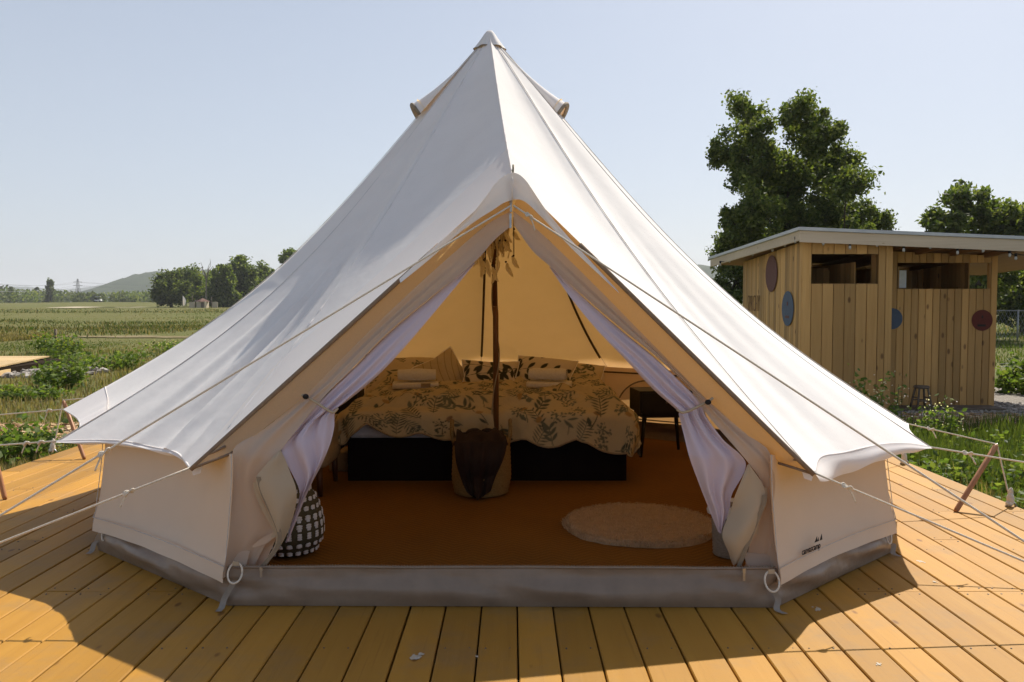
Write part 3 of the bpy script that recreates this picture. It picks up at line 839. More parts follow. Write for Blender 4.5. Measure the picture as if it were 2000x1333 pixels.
def grass_area(name, label, n, ya, yb, xa, xb, hmul=1.0, dry=0.35, wmul=1.0, power=1.6):
    u = rng.random(n)
    Y = (ya ** (1 - power) + u * (yb ** (1 - power) - ya ** (1 - power))) ** (1 / (1 - power))
    s = rng.random(n)
    X = (xa[0] + xa[1] * Y) * (1 - s) + (xb[0] + xb[1] * Y) * s
    keep = ~((X > -3.9) & (X < 3.16) & (Y < 8.75)) & ~((X > 3.4) & (X < 10.4) & (Y > 10.9) & (Y < 15)) & ~((X > -16) & (X < -10.1) & (Y > 15.8) & (Y < 20.3))
    pth = (Y > 36.2 + 0.05 * (-X - 14)) & (Y < 39.0 + 0.05 * (-X - 14)) & (X < 0)
    keep &= ~pth
    chips = ((X > 4.0) & (Y > 10.1) & (Y < 11.4)) | ((X < -4.7) & (Y > 9.15) & (Y < 10.3))
    keep &= ~chips | (rng.random(n) < 0.05)
    X, Y = X[keep], Y[keep]
    n = len(X)
    patchy = fbm(X / (2.0 + Y * 0.10), Y / (1.5 + Y * 0.16), 21)
    h = (0.05 + 0.16 * sstep(0.35, 0.75, patchy)) * rng.uniform(0.5, 1.5, n) * (1 + np.minimum(Y, 80) * 0.012) * hmul
    w = (0.004 + Y * 0.00030) * rng.uniform(0.6, 1.4, n) * wmul
    d = fbm(X / (3.5 + Y * 0.08), Y / (2.5 + Y * 0.06), 33) + rng.normal(size=n) * 0.10
    isdry = d > (1 - dry) * 0.5 + 0.18
    cols = np.where(isdry[:, None], DRY[rng.integers(0, 4, n)], GREEN[rng.integers(0, 4, n)]) * rng.uniform(0.75, 1.25, (n, 1))
    V, Fa, C = blades(np.stack([X, Y, gz(X, Y) - 0.01], -1), h, w, cols)
    return tag(np_mesh(name, V, Fa, MT['grass'], C), label, kind='stuff')
grass_area('meadow_grass', 'short green and dry grass left of the tent', 62000, 5.0, 34, (-3.2, -0.62), (-1.0, -0.16), 0.5, 0.38)
grass_area('tall_meadow_grass', 'tall dry grass on the rolling meadow', 20000, 26, 170, (-4, -0.66), (2, -0.22), 0.32, 0.30, 1.2, 1.25)
grass_area('lush_grass', 'lush green grass right of the deck', 60000, 3.2, 11.0, (2.4, 0.18), (3.6, 0.75), 1.5, 0.10, 1.05, 1.2)
grass_area('lawn_grass', 'mown lawn beyond the wooden hut', 16000, 15, 60, (4, 0.40), (5, 0.72), 0.6, 0.3, 1.1, 1.3)
# darker taller tufts that make lines across the meadow
for lab, n, x0, x1, yc, dy, h, dry in (('rough tall grass across the middle meadow', 3000, -52, -24, 62, 8, 0.6, 0.3), ('patchy tall grass behind the dirt track', 4000, -30, -17, 44, 7.0, 0.5, 0.5), ('pale seeding grass at the left of the dirt track', 7000, -27, -20.5, 35, 2.2, 0.75, 0.85),
                                       ('far band of dark rough grass', 4000, -110, -40, 120, 22, 0.7, 0.35), ('rough grass on the slope near the tent', 5000, -25, -15, 52, 8, 0.5, 0.3)):
    X = rng.uniform(x0, x1, n); Y = yc + rng.normal(size=n) * dy * 0.5 + (X - x0) * 0.05
    h_ = 0.45 * h * rng.uniform(0.4, 1.2, n) * (0.45 + 0.8 * vnoise(X / 3.0, Y / 3.0, 4))
    cols = np.where((rng.random(n) < dry)[:, None], DRY[rng.integers(0, 4, n)], GREEN[rng.integers(0, 4, n)] * 0.75) * rng.uniform(0.7, 1.2, (n, 1))
    V, Fa, C = blades(np.stack([X, Y, gz(X, Y) - 0.02], -1), h_, np.full(n, 0.008 + yc * 0.00035), cols)
    tag(np_mesh('tall_grass_band', V, Fa, MT['grass'], C), lab, kind='stuff')

# ------------------------------------------------------------------ leafy weeds and bushes
WEED = np.array([(0.095, 0.155, 0.030), (0.125, 0.185, 0.040), (0.075, 0.125, 0.028), (0.16, 0.205, 0.055)])
def weed(label, x, y, w, d, h, n, ls, name='leafy_weed', flowers=0, fcol=(0.75, 0.74, 0.68), group=None, cat='weed', tint=1.0, stems=14):
    z = float(gz(x, y))
    root = thing(name, (x, y, z), label, cat, group)
    m = MB(); tips = []
    for k in range(stems):
        a = rng.uniform(0, 6.283); rr = math.sqrt(rng.random())
        b = np.array((x + 0.6 * w * rr * math.cos(a), y + 0.6 * d * rr * math.sin(a), z - 0.02))
        t = np.array((x + w * rr * math.cos(a) * 1.05, y + d * rr * math.sin(a) * 1.05, z + h * rng.uniform(0.55, 1.05) * (1.1 - 0.45 * rr)))
        P = limb(m, b, t, 0.006 + h * 0.006, 0.003, 0.06, 6, 4)
        tips.append(P)
    tag(m.build('stem', MT['grass2'], root), kind='stuff')
    T = np.array(tips)
    i = rng.integers(0, stems, n); j = rng.uniform(0.15, 1.0, n) * 5
    j0 = np.minimum(j.astype(int), 4); f = (j - j0)[:, None]
    P = T[i, j0] * (1 - f) + T[i, j0 + 1] * f + rng.normal(size=(n, 3)) * np.array((w, d, h)) * 0.16
    P[:, 2] = np.maximum(P[:, 2], z + 0.02)
    cols = WEED[rng.integers(0, 4, n)] * rng.uniform(0.7, 1.3, (n, 1)) * tint
    V, Fa, C = leaves_np(P, ls * rng.uniform(0.5, 1.3, n), cols, 0.6, 0.45)
    tag(np_mesh('foliage', V, Fa, MT['leaf'], C, root), kind='stuff')
    if flowers:
        i = rng.integers(0, stems, flowers)
        P = T[i, 5] + rng.normal(size=(flowers, 3)) * np.array((w, d, h * 0.5)) * 0.2
        V, Fa, C = leaves_np(P, np.full(flowers, ls * 0.32), np.tile(np.array(fcol), (flowers, 1)), 0.9)
        tag(np_mesh('flowers', V, Fa, MT['leaf'], C, root), kind='stuff')
    return root
MT['grass2'] = pmat('green_stem', (0.09, 0.12, 0.03), None, 10, 0.8)
weed('large dark leafy bush of weeds beside the small pale deck', -8.25, 15.0, 0.42, 0.5, 0.55, 1100, 0.05, stems=24)
weed('low spread of leafy weeds at the left picture edge', -7.95, 13.4, 0.7, 0.5, 0.28, 900, 0.045, stems=24)
weed('bright green weeds growing behind the stone rubble', -9.3, 19.2, 1.0, 0.8, 0.45, 900, 0.055, stems=24)
weed('grey green thistle standing behind the corner of the small pale deck', -11.5, 21.0, 0.45, 0.4, 0.66, 600, 0.05, tint=0.85, stems=18)
weed('pale flowering weeds near the slope of the tent', -9.9, 26.0, 1.7, 0.8, 0.45, 800, 0.055, flowers=150, fcol=(0.55, 0.55, 0.33), stems=24)
weed('yellow flowering weed behind the small pale deck', -14.2, 25.5, 0.8, 0.5, 0.6, 600, 0.07, flowers=60, fcol=(0.55, 0.45, 0.04))
weed('tall grassy weeds beside the left deck edge', -5.4, 8.3, 1.0, 0.55, 0.42, 1500, 0.045, stems=26)
weed('weeds along the back of the left deck corner', -7.0, 9.0, 1.0, 0.35, 0.35, 900, 0.045, stems=18)
weed('white flowering plant in front of the hut left of the other one', 4.35, 9.9, 0.34, 0.3, 0.78, 800, 0.032, 'flowering_plant', 110, cat='plant', group='white flowering plants before the hut')
weed('smaller white flowering plant nearer the grass', 4.72, 9.1, 0.26, 0.25, 0.5, 420, 0.032, 'flowering_plant', 60, cat='plant', group='white flowering plants before the hut')
weed('broad leaved weed clump in the lush grass below the gravel', 5.1, 8.2, 0.8, 0.5, 0.26, 700, 0.038, stems=20)
weed('leafy weeds beside the right deck edge behind the rope knot', 3.75, 6.7, 0.45, 0.7, 0.26, 1100, 0.032, stems=20)
weed('leafy weeds beside the wooden prop stick', 3.9, 5.5, 0.5, 0.6, 0.27, 1200, 0.031, stems=22)
weed('rough weeds at the right picture edge beyond the deck', 4.6, 6.6, 0.6, 0.8, 0.32, 1200, 0.034, stems=22)
weed('green bush on the lawn right of the hut corner', 8.75, 14.2, 0.55, 0.5, 0.62, 900, 0.06, 'bush', cat='bush', stems=16)

# ------------------------------------------------------------------ wire fence beyond the hut
fy = 33.0
fz = float(gz(20, fy))
root = thing('wire_fence', (20.5, fy, fz), 'galvanised wire mesh fence beyond the right side of the hut', 'fence')
for i in range(5):
    x = 18.6 + i * 1.6
    MB().tube([(x, fy, fz - 0.2), (x, fy, fz + 1.25)], 0.035, 6).build('post', MT['fence'], root)
MB().tube([(18.2, fy, fz + 1.22), (26, fy, fz + 1.22)], 0.025, 5).build('rail', MT['fence'], root)
m = MB()
for k in range(46):
    x = 18.4 + k * 0.16
    m.tube([(x, fy, fz + 0.02), (min(x + 0.6, 25.6), fy, fz + 1.2)], 0.005, 3, False)
    m.tube([(x + 0.6, fy, fz + 0.02), (x, fy, fz + 1.2)], 0.005, 3, False)
tag(m.build('mesh_wire', MT['fence'], root), kind='stuff')

# ------------------------------------------------------------------ the small pale deck at the left
root = tag(MB().box((-14.2, 18.2, -0.19), (7.1, 3.9, 0.17)).at_own('small_deck', MT['joist'], (-14.2, 18.2, -0.3), False), 'small pale wooden deck standing in the meadow at the left edge', kind='structure')
ORG[root] = np.array((-14.2, 18.2, -0.3))
for i in range(28):
    y = 16.25 + i * 0.145
    xr = -10.35 - (y - 16) * 0.24
    MB().box(((xr - 18.0) / 2, y, -0.06 + rng.uniform(-0.002, 0.002)), (xr + 18.0, 0.138, 0.03)).build('plank', MT['deck_old'], root, False)
a, b = np.array((-10.37, 16.1)), np.array((-11.33, 20.2))
c = (a + b) / 2; L = np.linalg.norm(b - a); ang = math.atan2(b[1] - a[1], b[0] - a[0])
MB().box((c[0] + 0.03, c[1], -0.19), (L, 0.04, 0.10), rz=ang).build('side_board', MT['deck_old'], root, False)

# ------------------------------------------------------------------ the wooden hut
HZ = -0.25
def roof_z(x, y): return 2.286 - 0.041 * (x - 3.886) - 0.049 * (y - 11.2)
hut = thing('wooden_hut', (5.5, 12.8, HZ), 'natural timber shower hut with flat overhanging roof and painted circles', 'hut')
def board_wall(p0, p1, z0, ztop, width, holes=(), th=0.022, outward=(0, -1), name='board', mat=None, drop=0.0):
    """vertical boards from p0 to p1 (x,y); holes are (s0, s1, za, zb) along the wall"""
    p0, p1 = np.array(p0, float), np.array(p1, float)
    L = np.linalg.norm(p1 - p0); d = (p1 - p0) / L
    n = max(1, round(L / width)); w = L / n
    ang = math.atan2(d[1], d[0])
    for k in range(n):
        s = (k + 0.5) * w
        c = p0 + d * s
        out = np.array(outward) * rng.uniform(-0.002, 0.003)
        top = ztop(c[0], c[1]) - drop if callable(ztop) else ztop
        spans = [(z0, top)]
        for (s0, s1, za, zb) in holes:
            if s0 < s < s1:
                spans = [(a, b) for a, b in ((z0, za), (zb, top)) if b - a > 0.02]
        for (a, b) in spans:
            m = MB()
            hx, hy, hz = (w - 0.0075) / 2, th / 2, (b - a) / 2
            sec = [(-hx, hy), (hx, hy), (hx, -hy + 0.004), (hx - 0.005, -hy), (-hx + 0.005, -hy), (-hx, -hy + 0.004)]
            V = np.array([(x, y, z) for z in (-hz, hz) for x, y in sec])
            R = np.array(Matrix.Rotation(ang, 3, 'Z'))
            V = V @ R.T + np.array((c[0] + out[0], c[1] + out[1], (a + b) / 2))
            m.add(V, [tuple(range(5, -1, -1)), tuple(range(6, 12))] + [(i, (i + 1) % 6, (i + 1) % 6 + 6, i + 6) for i in range(6)])
            m.build(name, mat or MT['hutv'], hut, False)
XL, XM, XR = 3.99, 5.235, 7.06
YA, YBK, YF2 = 11.4, 14.3, 12.05
def ztop_f(x, y): return roof_z(x, y) - 0.165
# left section of the front: opening between px 1582..1713
def xs(px, Y): return (px - 1000) / F_PX * Y
def zs(py, Y): return CAM_Z - (py - 590) / F_PX * Y
o0, o1 = xs(1582, YA) - XL, xs(1713, YA) - XL
board_wall((XL, YA), (xs(1583, YA), YA), HZ, ztop_f, 0.13)
board_wall((xs(1583, YA), YA), (xs(1713, YA), YA), HZ, ztop_f, 0.155, [(0, 9, zs(555, YA), zs(497, YA))])
board_wall((xs(1713, YA), YA), (XM, YA), HZ, ztop_f, 0.1)
# right section, set back
board_wall((XM, YF2), (xs(1750, YF2), YF2), HZ, ztop_f, 0.1)
board_wall((xs(1750, YF2), YF2), (xs(1933, YF2), YF2), HZ, ztop_f, 0.105, [(0, 9, zs(565, YF2), zs(514, YF2))])
board_wall((xs(1933, YF2), YF2), (XR, YF2), HZ, ztop_f, 0.075)
# return between the two sections, left side, right side, back
board_wall((XM - 0.012, YA + 0.02), (XM - 0.012, YF2 - 0.02), HZ, ztop_f, 0.14, outward=(1, 0))
board_wall((XL + 0.011, YBK), (XL + 0.011, YA + 0.02), HZ, ztop_f, 0.098, outward=(-1, 0))
board_wall((XR - 0.011, YF2 + 0.02), (XR - 0.011, YBK), HZ, ztop_f, 0.12, [(0.13, 0.74, 1.28, 1.93)], outward=(1, 0))
bh0 = (xs(1886, YBK) - XL)
board_wall((XL + 0.03, YBK), (XR - 0.03, YBK), HZ, ztop_f, 0.13, outward=(0, 1))
# inside partitions seen through the openings
board_wall((4.95, 11.95), (4.95, 14.25), HZ, 1.85, 0.13, outward=(1, 0))
board_wall((5.65, 12.1), (5.65, 14.25), HZ, 1.80, 0.13, outward=(1, 0))
board_wall((4.62, 12.9), (4.95, 12.9), HZ, 1.80, 0.12)
MB().box((5.5, 12.95, HZ - 0.01), (3.0, 2.6, 0.06)).build('hut_floor', MT['greywood'], hut, False)
m = MB()
m.box((4.12, 12.5, 1.35), (0.18, 0.5, 0.55)).box((4.3, 13.9, 1.6), (0.5, 0.2, 0.5))
m.build('cabinet', MT['nightwood'], hut, False)
MB().box((xs(1756, 12.35), 12.35, zs(546, 12.35)), (0.14, 0.1, 0.26)).build('towel_dispenser', MT['white'], hut, False)
# corner posts and rails
for (x, y) in ((XL + 0.06, YA + 0.06), (XM - 0.07, YA + 0.07), (XR - 0.06, YF2 + 0.06), (XL + 0.06, YBK - 0.06), (XR - 0.06, YBK - 0.06), (XM + 0.06, YF2 + 0.06)):
    MB().box((x, y, (HZ + ztop_f(x, y)) / 2 - 0.01), (0.07, 0.07, ztop_f(x, y) - HZ - 0.02)).build('post', MT['hutv'], hut, False)
for (x0, x1, y, py) in ((xs(1583, YA), xs(1713, YA), YA, 557), (xs(1583, YA), xs(1713, YA), YA, 494.5), (xs(1750, YF2), xs(1933, YF2), YF2, 567), (xs(1750, YF2), xs(1933, YF2), YF2, 511.5)):
    MB().box(((x0 + x1) / 2, y + 0.035, zs(py, y)), (x1 - x0, 0.045, 0.04)).build('window_rail', MT['hutbeam'], hut, False)
# rafters under the roof, roof deck, metal sheet, fascia boards
RX0, RX1, RY0, RY1 = 3.886, 8.6, 11.2, 15.2
def roof_poly(dz0, dz1, x0, x1, y0, y1, skew=0.0):
    V = []
    for z in (dz0, dz1):
        for (x, y) in ((x0, y0), (x1, y0), (x1, y1), (x0 - skew, y1)):
            V.append((x, y, roof_z(x, y) + z))
    return V, [(3, 2, 1, 0), (4, 5, 6, 7), (0, 1, 5, 4), (1, 2, 6, 5), (2, 3, 7, 6), (3, 0, 4, 7)]
MB().add(*roof_poly(-0.135, -0.045, RX0 + 0.03, RX1, RY0 + 0.03, RY1, 0.25)).build('roof_deck', MT['hutbeam'], hut, False)
MB().add(*roof_poly(-0.043, 0.0, RX0 - 0.03, RX1 + 0.02, RY0 - 0.03, RY1 + 0.03, 0.25)).build('roof_sheet', MT['roofsheet'], hut, False)
MB().add(*roof_poly(-0.20, -0.046, RX0 - 0.002, RX1, RY0, RY0 + 0.025)).build('fascia', MT['hutpale'], hut, False)
V = []
for z in (-0.175, -0.046):
    for (x, y) in ((RX0, RY0 + 0.026), (RX0 + 0.025, RY0 + 0.026), (RX0 - 0.225, RY1), (RX0 - 0.25, RY1)):
        V.append((x, y, roof_z(x, y) + z))
MB().add(V, [(3, 2, 1, 0), (4, 5, 6, 7), (0, 1, 5, 4), (1, 2, 6, 5), (2, 3, 7, 6), (3, 0, 4, 7)]).build('fascia', MT['hutpale'], hut, False)
for i in range(4):
    x = 5.35 + i * 0.5
    V, Fx = roof_poly(-0.20, -0.137, x, x + 0.05, RY0 + 0.03, RY1 - 0.1)
    MB().add(V, Fx).build('rafter', MT['hutbeam'], hut, False)
# painted circles
def disc(c, r, normal, mat, name='painted_circle', label=None):
    m = MB()
    n = 40
    V = []
    for off in (0.0, 0.004):
        for k in range(n):
            a = 2 * math.pi * k / n
            if normal == 'y': V.append((c[0] + r * math.cos(a), c[1] - off, c[2] + r * math.sin(a)))
            else: V.append((c[0] - off, c[1] + r * math.cos(a), c[2] + r * math.sin(a)))
    m.add(V, [tuple(range(n)), tuple(range(2 * n - 1, n - 1, -1))] + [(i, (i + 1) % n, (i + 1) % n + n, i + n) for i in range(n)])
    o = m.build(name, mat, hut, False, True)
    if label: o['label'] = label
    return o
def side_pt(px, py):
    Y = XL * F_PX / (px - 1000)
    return np.array((XL, Y, zs(py, Y)))
c = side_pt(1507, 535); disc(c + (-0.0145, 0, 0), 35.5 * c[1] / F_PX, 'x', MT['discred'], label='dusky red painted circle high on the side wall')
c = side_pt(1540, 603); o = disc(c + (-0.0145, 0, 0), 34 * c[1] / F_PX, 'x', MT['discblue'], label='blue grey painted circle on the side wall')
m = MB().box(c + (-0.0225, 0, 0.07), (0.003, 0.04, 0.055)).box(c + (-0.0225, 0, -0.12), (0.003, 0.16, 0.035))
m.build('pictogram', MT['discred'], o, False)
c = at(1741, 623, YF2); disc((c[0], YF2 - 0.0145, c[2]), 18 * YF2 / F_PX + 0.02, 'y', MT['discblue'], label='half hidden blue circle beside the projecting section')
c = at(1917, 626, YF2); o = disc((c[0], YF2 - 0.0145, c[2]), 20.5 * YF2 / F_PX, 'y', MT['discdark'], label='dark red circle near the right corner')
MB().box((c[0], YF2 - 0.0225, c[2] + 0.05), (0.02, 0.003, 0.04)).box((c[0] - 0.01, YF2 - 0.0225, c[2] - 0.075), (0.12, 0.003, 0.03)).build('pictogram', MT['black'], o, False)
# lettering
def text_mesh(body, mat, name, parent, M, size=1.0, xscale=1.0, extrude=0.002, bold=0.0):
    cu = bpy.data.curves.new(name, 'FONT')
    cu.body = body; cu.size = size; cu.extrude = extrude; cu.offset = bold; cu.resolution_u = 3
    tmp = bpy.data.objects.new('tmp_text', cu)
    COL.objects.link(tmp)
    dg = bpy.context.evaluated_depsgraph_get()
    me = bpy.data.meshes.new_from_object(tmp.evaluated_get(dg))
    bpy.data.objects.remove(tmp); bpy.data.curves.remove(cu)
    me.transform(Matrix.Diagonal((xscale, 1, 1, 1)))
    me.transform(M)
    off = ORG[parent]
    me.transform(Matrix.Translation([-float(q) for q in off]))
    me.materials.clear(); me.materials.append(mat)
    me.name = name
    o = bpy.data.objects.new(name, me)
    return link(o, parent)
a, b = side_pt(1461, 606), side_pt(1489, 610)
M = Matrix(((0, 0, -1, XL - 0.0135), (-1, 0, 0, a[1]), (0, 1, 0, a[2] - 0.02), (0, 0, 0, 1)))
text_mesh('SPRCHY', MT['letter'], 'lettering', hut, M, 0.40, (a[1] - b[1]) / (0.40 * 4.15), 0.003, -0.012)
# string of bulbs under the eaves
sb = [(1407, 516), (1425, 509), (1452, 499), (1470, 496), (1488, 486), (1509, 487), (1533, 477), (1554, 470)]
fb = [(1608, 474), (1660, 482), (1713, 477), (1765, 487), (1817, 481), (1870, 492), (1920, 488), (1972, 497), (1984, 503), (2030, 498)]
pts = []
for (x, y) in sb:
    Y = RX0 * F_PX / (x - 1000) - 0.05
    Y = np.interp(x, [1383, 1560], [15.1, 11.25])
    pts.append(at(x, y, Y))
for (x, y) in fb:
    pts.append(at(x, y, RY0 + 0.02))
pts = [q + np.array((0, 0, 0.03)) for q in pts]
root = thing('string_lights', pts[8], 'string of clear bulbs hanging under the eaves of the hut', 'string lights')
W_ = []
for i in range(len(pts) - 1):
    t = np.linspace(0, 1, 7)[:-1, None]
    W_ += list(pts[i] + (pts[i + 1] - pts[i]) * t - np.array((0, 0, 0.035)) * (4 * t * (1 - t)) + np.array((0, 0, 0.02)))
MB().tube(W_ + [pts[-1]], 0.006, 5).build('wire', MT['wire'], root)
gm = MB().lathe([(0.002, -0.070), (0.013, -0.065), (0.020, -0.047), (0.016, -0.028), (0.011, -0.015)], (0, 0, 0), 10).mesh('bulb')
gm.materials.append(MT['bulbglass'])
sm = MB().tube([(0, 0, -0.018), (0, 0, 0.022)], 0.018, 8).mesh('bulb_socket'); sm.materials.append(MT['wire'])
for q in pts:
    for nm, me in (('bulb', gm), ('bulb_socket', sm)):
        o = bpy.data.objects.new(nm, me); o.location = q - ORG[root]
        link(o, root)
# stool by the hut wall
c = at(1799, 800, 11.62); c[2] = HZ + 0.01
root = thing('wooden_stool', c, 'small weathered wooden stool standing against the hut wall', 'stool')
MB().lathe([(0.002, 0.30), (0.095, 0.30), (0.105, 0.312), (0.105, 0.328), (0.095, 0.338), (0.002, 0.338)], c, 20).build('seat', MT['greywood'], root)
for sx in (-1, 1):
    for sy in (-1, 1):
        MB().tube([c + (sx * 0.105, sy * 0.105, 0), c + (sx * 0.06, sy * 0.06, 0.305)], [0.016, 0.014], 6).build('leg', MT['greywood'], root)
for s in (-1, 1):
    MB().tube([c + (-0.085, s * 0.085, 0.13), c + (0.085, s * 0.085, 0.13)], 0.009, 5).build('rung', MT['greywood'], root)
    MB().tube([c + (s * 0.08, -0.08, 0.17), c + (s * 0.08, 0.08, 0.17)], 0.009, 5).build('rung', MT['greywood'], root)

# ------------------------------------------------------------------ the deck the tent stands on
DX0, DX1, DY0, DY1 = -3.88, 3.15, 0.55, 8.75
deck = tag(MB().box(((DX0 + DX1) / 2, (DY0 + DY1) / 2, -0.19), (DX1 - DX0 - 0.04, DY1 - DY0 - 0.04, 0.26)).at_own('deck', MT['joist'], ((DX0 + DX1) / 2, (DY0 + DY1) / 2, -0.3), False),
           'large deck of yellow stained planks under the bell tent', kind='structure')
pw = (DX1 - DX0) / 47
scr = MB()
for i in range(47):
    x = DX0 + pw * (i + 0.5) + 0.013
    j = [3.60, 6.2] if i % 3 == 0 else ([3.60, 5.0, 7.4] if i % 3 == 1 else [1.9, 4.4, 7.4])
    if i % 7 == 3: j = [2.2, 5.6]
    cuts = [DY0] + j + [DY1]
    for a, b in zip(cuts[:-1], cuts[1:]):
        g = 0.0062 if rng.random() < 0.7 else 0.0085
        dz = rng.uniform(-0.0015, 0.001)
        MB().cbox((0, 0, 0), (pw - g, b - a - 0.004, 0.034), 0.004).build('plank', MT['deck'], deck, False)
        o = COL.objects[-1]
        o.data.transform(Matrix.Translation([float(q) for q in ORG[deck]]))
        # the plank gets its own origin so that its grain is its own
        o.location = np.array((x, (a + b) / 2, -0.017 + dz)) - ORG[deck]
        for yy in (a + 0.035, b - 0.035):
            for sx in (-0.045, 0.045):
                if 2.4 < yy < 6: scr.tube([(x + sx, yy + rng.uniform(-.006, .006), -0.004), (x + sx, yy, 0.0012 + dz)], 0.0042, 6)
    for yy in (3.0, 4.22):
        if rng.random() < 0.55:
            for sx in (-0.045, 0.045): scr.tube([(x + sx, yy + rng.uniform(-.01, .01), -0.004), (x + sx, yy, 0.001)], 0.0035, 6)
tag(scr.build('screws', MT['screw'], deck), kind='stuff')
spl = MB()
for (px, py, s) in ((812, 1284, 14), (822, 1278, 8), (1598, 1190, 8), (1797, 1097, 8), (1717, 1298, 5), (932, 1283, 4), (1825, 1137, 4)):
    c = atz(px, py, 0)
    r = s / F_PX * c[1]
    for k in range(3):
        a = np.linspace(0, 2 * math.pi, 12)[:-1]
        rr = r * rng.uniform(0.35, 1.0, 11) * (1 if k == 0 else 0.4)
        q = c + rng.normal(size=3) * r * (0 if k == 0 else 0.8)
        V = np.stack([q[0] + rr * np.cos(a), q[1] + rr * 1.6 * np.sin(a), np.full(11, 0.0016 + k * 0.0003)], -1)
        spl.add(V, [tuple(range(11))])
tag(spl.build('white_splash', pmat('dried_splash', (0.5, 0.47, 0.42), (0.42, 0.33, 0.2), 60), deck, False), 'dried white spots on the planks', kind='stuff')

# ------------------------------------------------------------------ the bell tent
TC = np.array((-0.10, 5.661, 0.0))
R0 = 2.484
APEX = np.array((-0.150, 5.66, 3.075))
tent = thing('bell_tent', TC, 'cream canvas bell tent with open door flaps standing on the deck', 'tent')
ANG = [27.5, 55.0, 81.0, 106.0, 131.5, 156.7, 184.6, 212.0, 241.0, 276.0, 305.0, 332.5]   # degrees from the front towards the right, all round
def ring(a, r, z):
    a = math.radians(a)
    return np.array((TC[0] + r * math.sin(a), TC[1] - r * math.cos(a), z))
VR0, VL0 = atz(1515, 1188, 0), atz(445, 1184, 0)
VR1, VL1 = atz(1740, 1080, 0), atz(192, 1075, 0)
FOOT = [ring(a, R0, 0) for a in ANG]
FOOT[0], FOOT[1], FOOT[-1], FOOT[-2] = VR0, VR1, VL0, VL1
P0 = at(1001, 345, 4.0)
PL, PR = at(372, 914, 3.50), at(1590, 924, 3.40)
# --- hem of the roof: list of (point, is_ridge)
hemR = [PR] + [at(x, y, Y) for x, y, Y in ((1602, 893, 3.60), (1650, 884, 3.74), (1720, 869, 3.91), (1772, 867, 4.02))] + [at(1818, 874, 4.11)]
hemL = [PL] + [at(x, y, Y) for x, y, Y in ((345, 885, 3.76), (300, 874, 3.92), (240, 862, 4.04), (180, 860, 4.12))] + [at(112, 862, 4.16)]
T2R, T2L = at(1773, 828, 5.15), at(125, 800, 5.2)
tips = [hemR[-1], T2R] + [ring(a, 2.72, 0.58) for a in ANG[3:9]] + [T2L, hemL[-1]]
segs = []
def seg_pts(ctrl, n): return catmull(ctrl, n)
HEM, SAG, RID = [], [], []
def add_seg(pts, s0, s1, panel, first=False):
    n = len(pts)
    for i in range(0 if first else 1, n):
        u = i / (n - 1)
        HEM.append(pts[i]); SAG.append(s0 * (1 - u) + s1 * u + panel * math.sin(math.pi * u)); RID.append(1 - math.sin(math.pi * u))
SB, SBL = 0.175, 0.225
nA = 46
add_seg(np.array([P0 + (PR - P0) * t for t in np.linspace(0, 1, nA)]), 0.03, 0.09, 0.03, True)
iPR = len(HEM) - 1
add_seg(seg_pts(hemR, 40), 0.09, SB, 0.0)
iTip = [len(HEM) - 1]
for a, b in zip(tips[:-1], tips[1:]):
    mid = (a + b) / 2
    c = TC + np.array((0, 0, mid[2]))
    dirn = mid - c; L = np.linalg.norm(dirn)
    mid = c + dirn / L * (L - 0.10)
    mid[2] = (a[2] + b[2]) / 2 + 0.02
    if a is hemR[-1]: mid = at(1782, 849, 4.62)
    if b is hemL[-1]: mid = at(157, 832, 4.62)
    add_seg(seg_pts([a, (a + mid) / 2 + (mid - (a + b) / 2) * 0.28, mid, (b + mid) / 2 + (mid - (a + b) / 2) * 0.28, b], 28), SB if len(iTip) < 5 else SBL, SB if len(iTip) < 4 else SBL, 0.010)
    iTip.append(len(HEM) - 1)
add_seg(seg_pts(hemL[::-1], 40), SBL, 0.09, 0.0)
iPL = len(HEM) - 1
add_seg(np.array([PL + (P0 - PL) * t for t in np.linspace(0, 1, nA)]), 0.09, 0.03, 0.03)
HEM, SAG, RID = np.array(HEM), np.array(SAG), np.array(RID)
NT = 60
TT = np.linspace(0.012, 1, NT)
def roof_line(i, off=0.0, tt=TT):
    H = HEM[i]; d = H - APEX; L = np.linalg.norm(d)
    rad = np.array((d[0], d[1], 0)); rad /= np.linalg.norm(rad)
    dn = d / L
    nrm = np.array((0, 0, 1.0)) - dn * dn[2]; nrm /= np.linalg.norm(nrm)
    t = tt[:, None]
    shape = np.sin(math.pi * t ** 1.28)
    return APEX + d * t + nrm * (off - SAG[i] * shape), nrm
NH = len(HEM)
RP = np.zeros((NH, NT, 3))
s_arc = np.concatenate([[0], np.cumsum(np.linalg.norm(np.diff(HEM, axis=0), axis=1))])
for i in range(NH):
    P, nr = roof_line(i)
    t = TT
    w = 0.0035 * (vnoise(np.full(NT, s_arc[i] * 3.0), t * 2.2, 3) - 0.5) + 0.010 * (vnoise(np.full(NT, s_arc[i] * 1.1), t * 3.5, 5) - 0.5)
    # tension folds running up from the lower left front corner, and lighter ones elsewhere
    dl = s_arc[i] - s_arc[iPL]
    wl_ = math.exp(-((dl + 0.42) / 0.36) ** 2)
    dr = s_arc[i] - s_arc[iPR]
    wr_ = 0.35 * math.exp(-((dr - 0.4) / 0.4) ** 2)
    env = sstep(0.42, 0.78, t) * (1 - 0.6 * sstep(0.93, 1.0, t))
    w = w + wl_ * env * (0.020 * np.sin(dl * 26 + 6.0 * t) + 0.010 * np.sin(dl * 47 - 5 * t + 1)) + wr_ * env * 0.010 * np.sin(dr * 30 + 5 * t)
    # small puckers beside the side seams
    RP[i] = P + nr * w[:, None]
NS = 50
roof = MB().grid(RP[:, :NS]).grid(RP[iPR:iPL + 1, NS - 1:]).build('roof', MT['canvas'], tent)
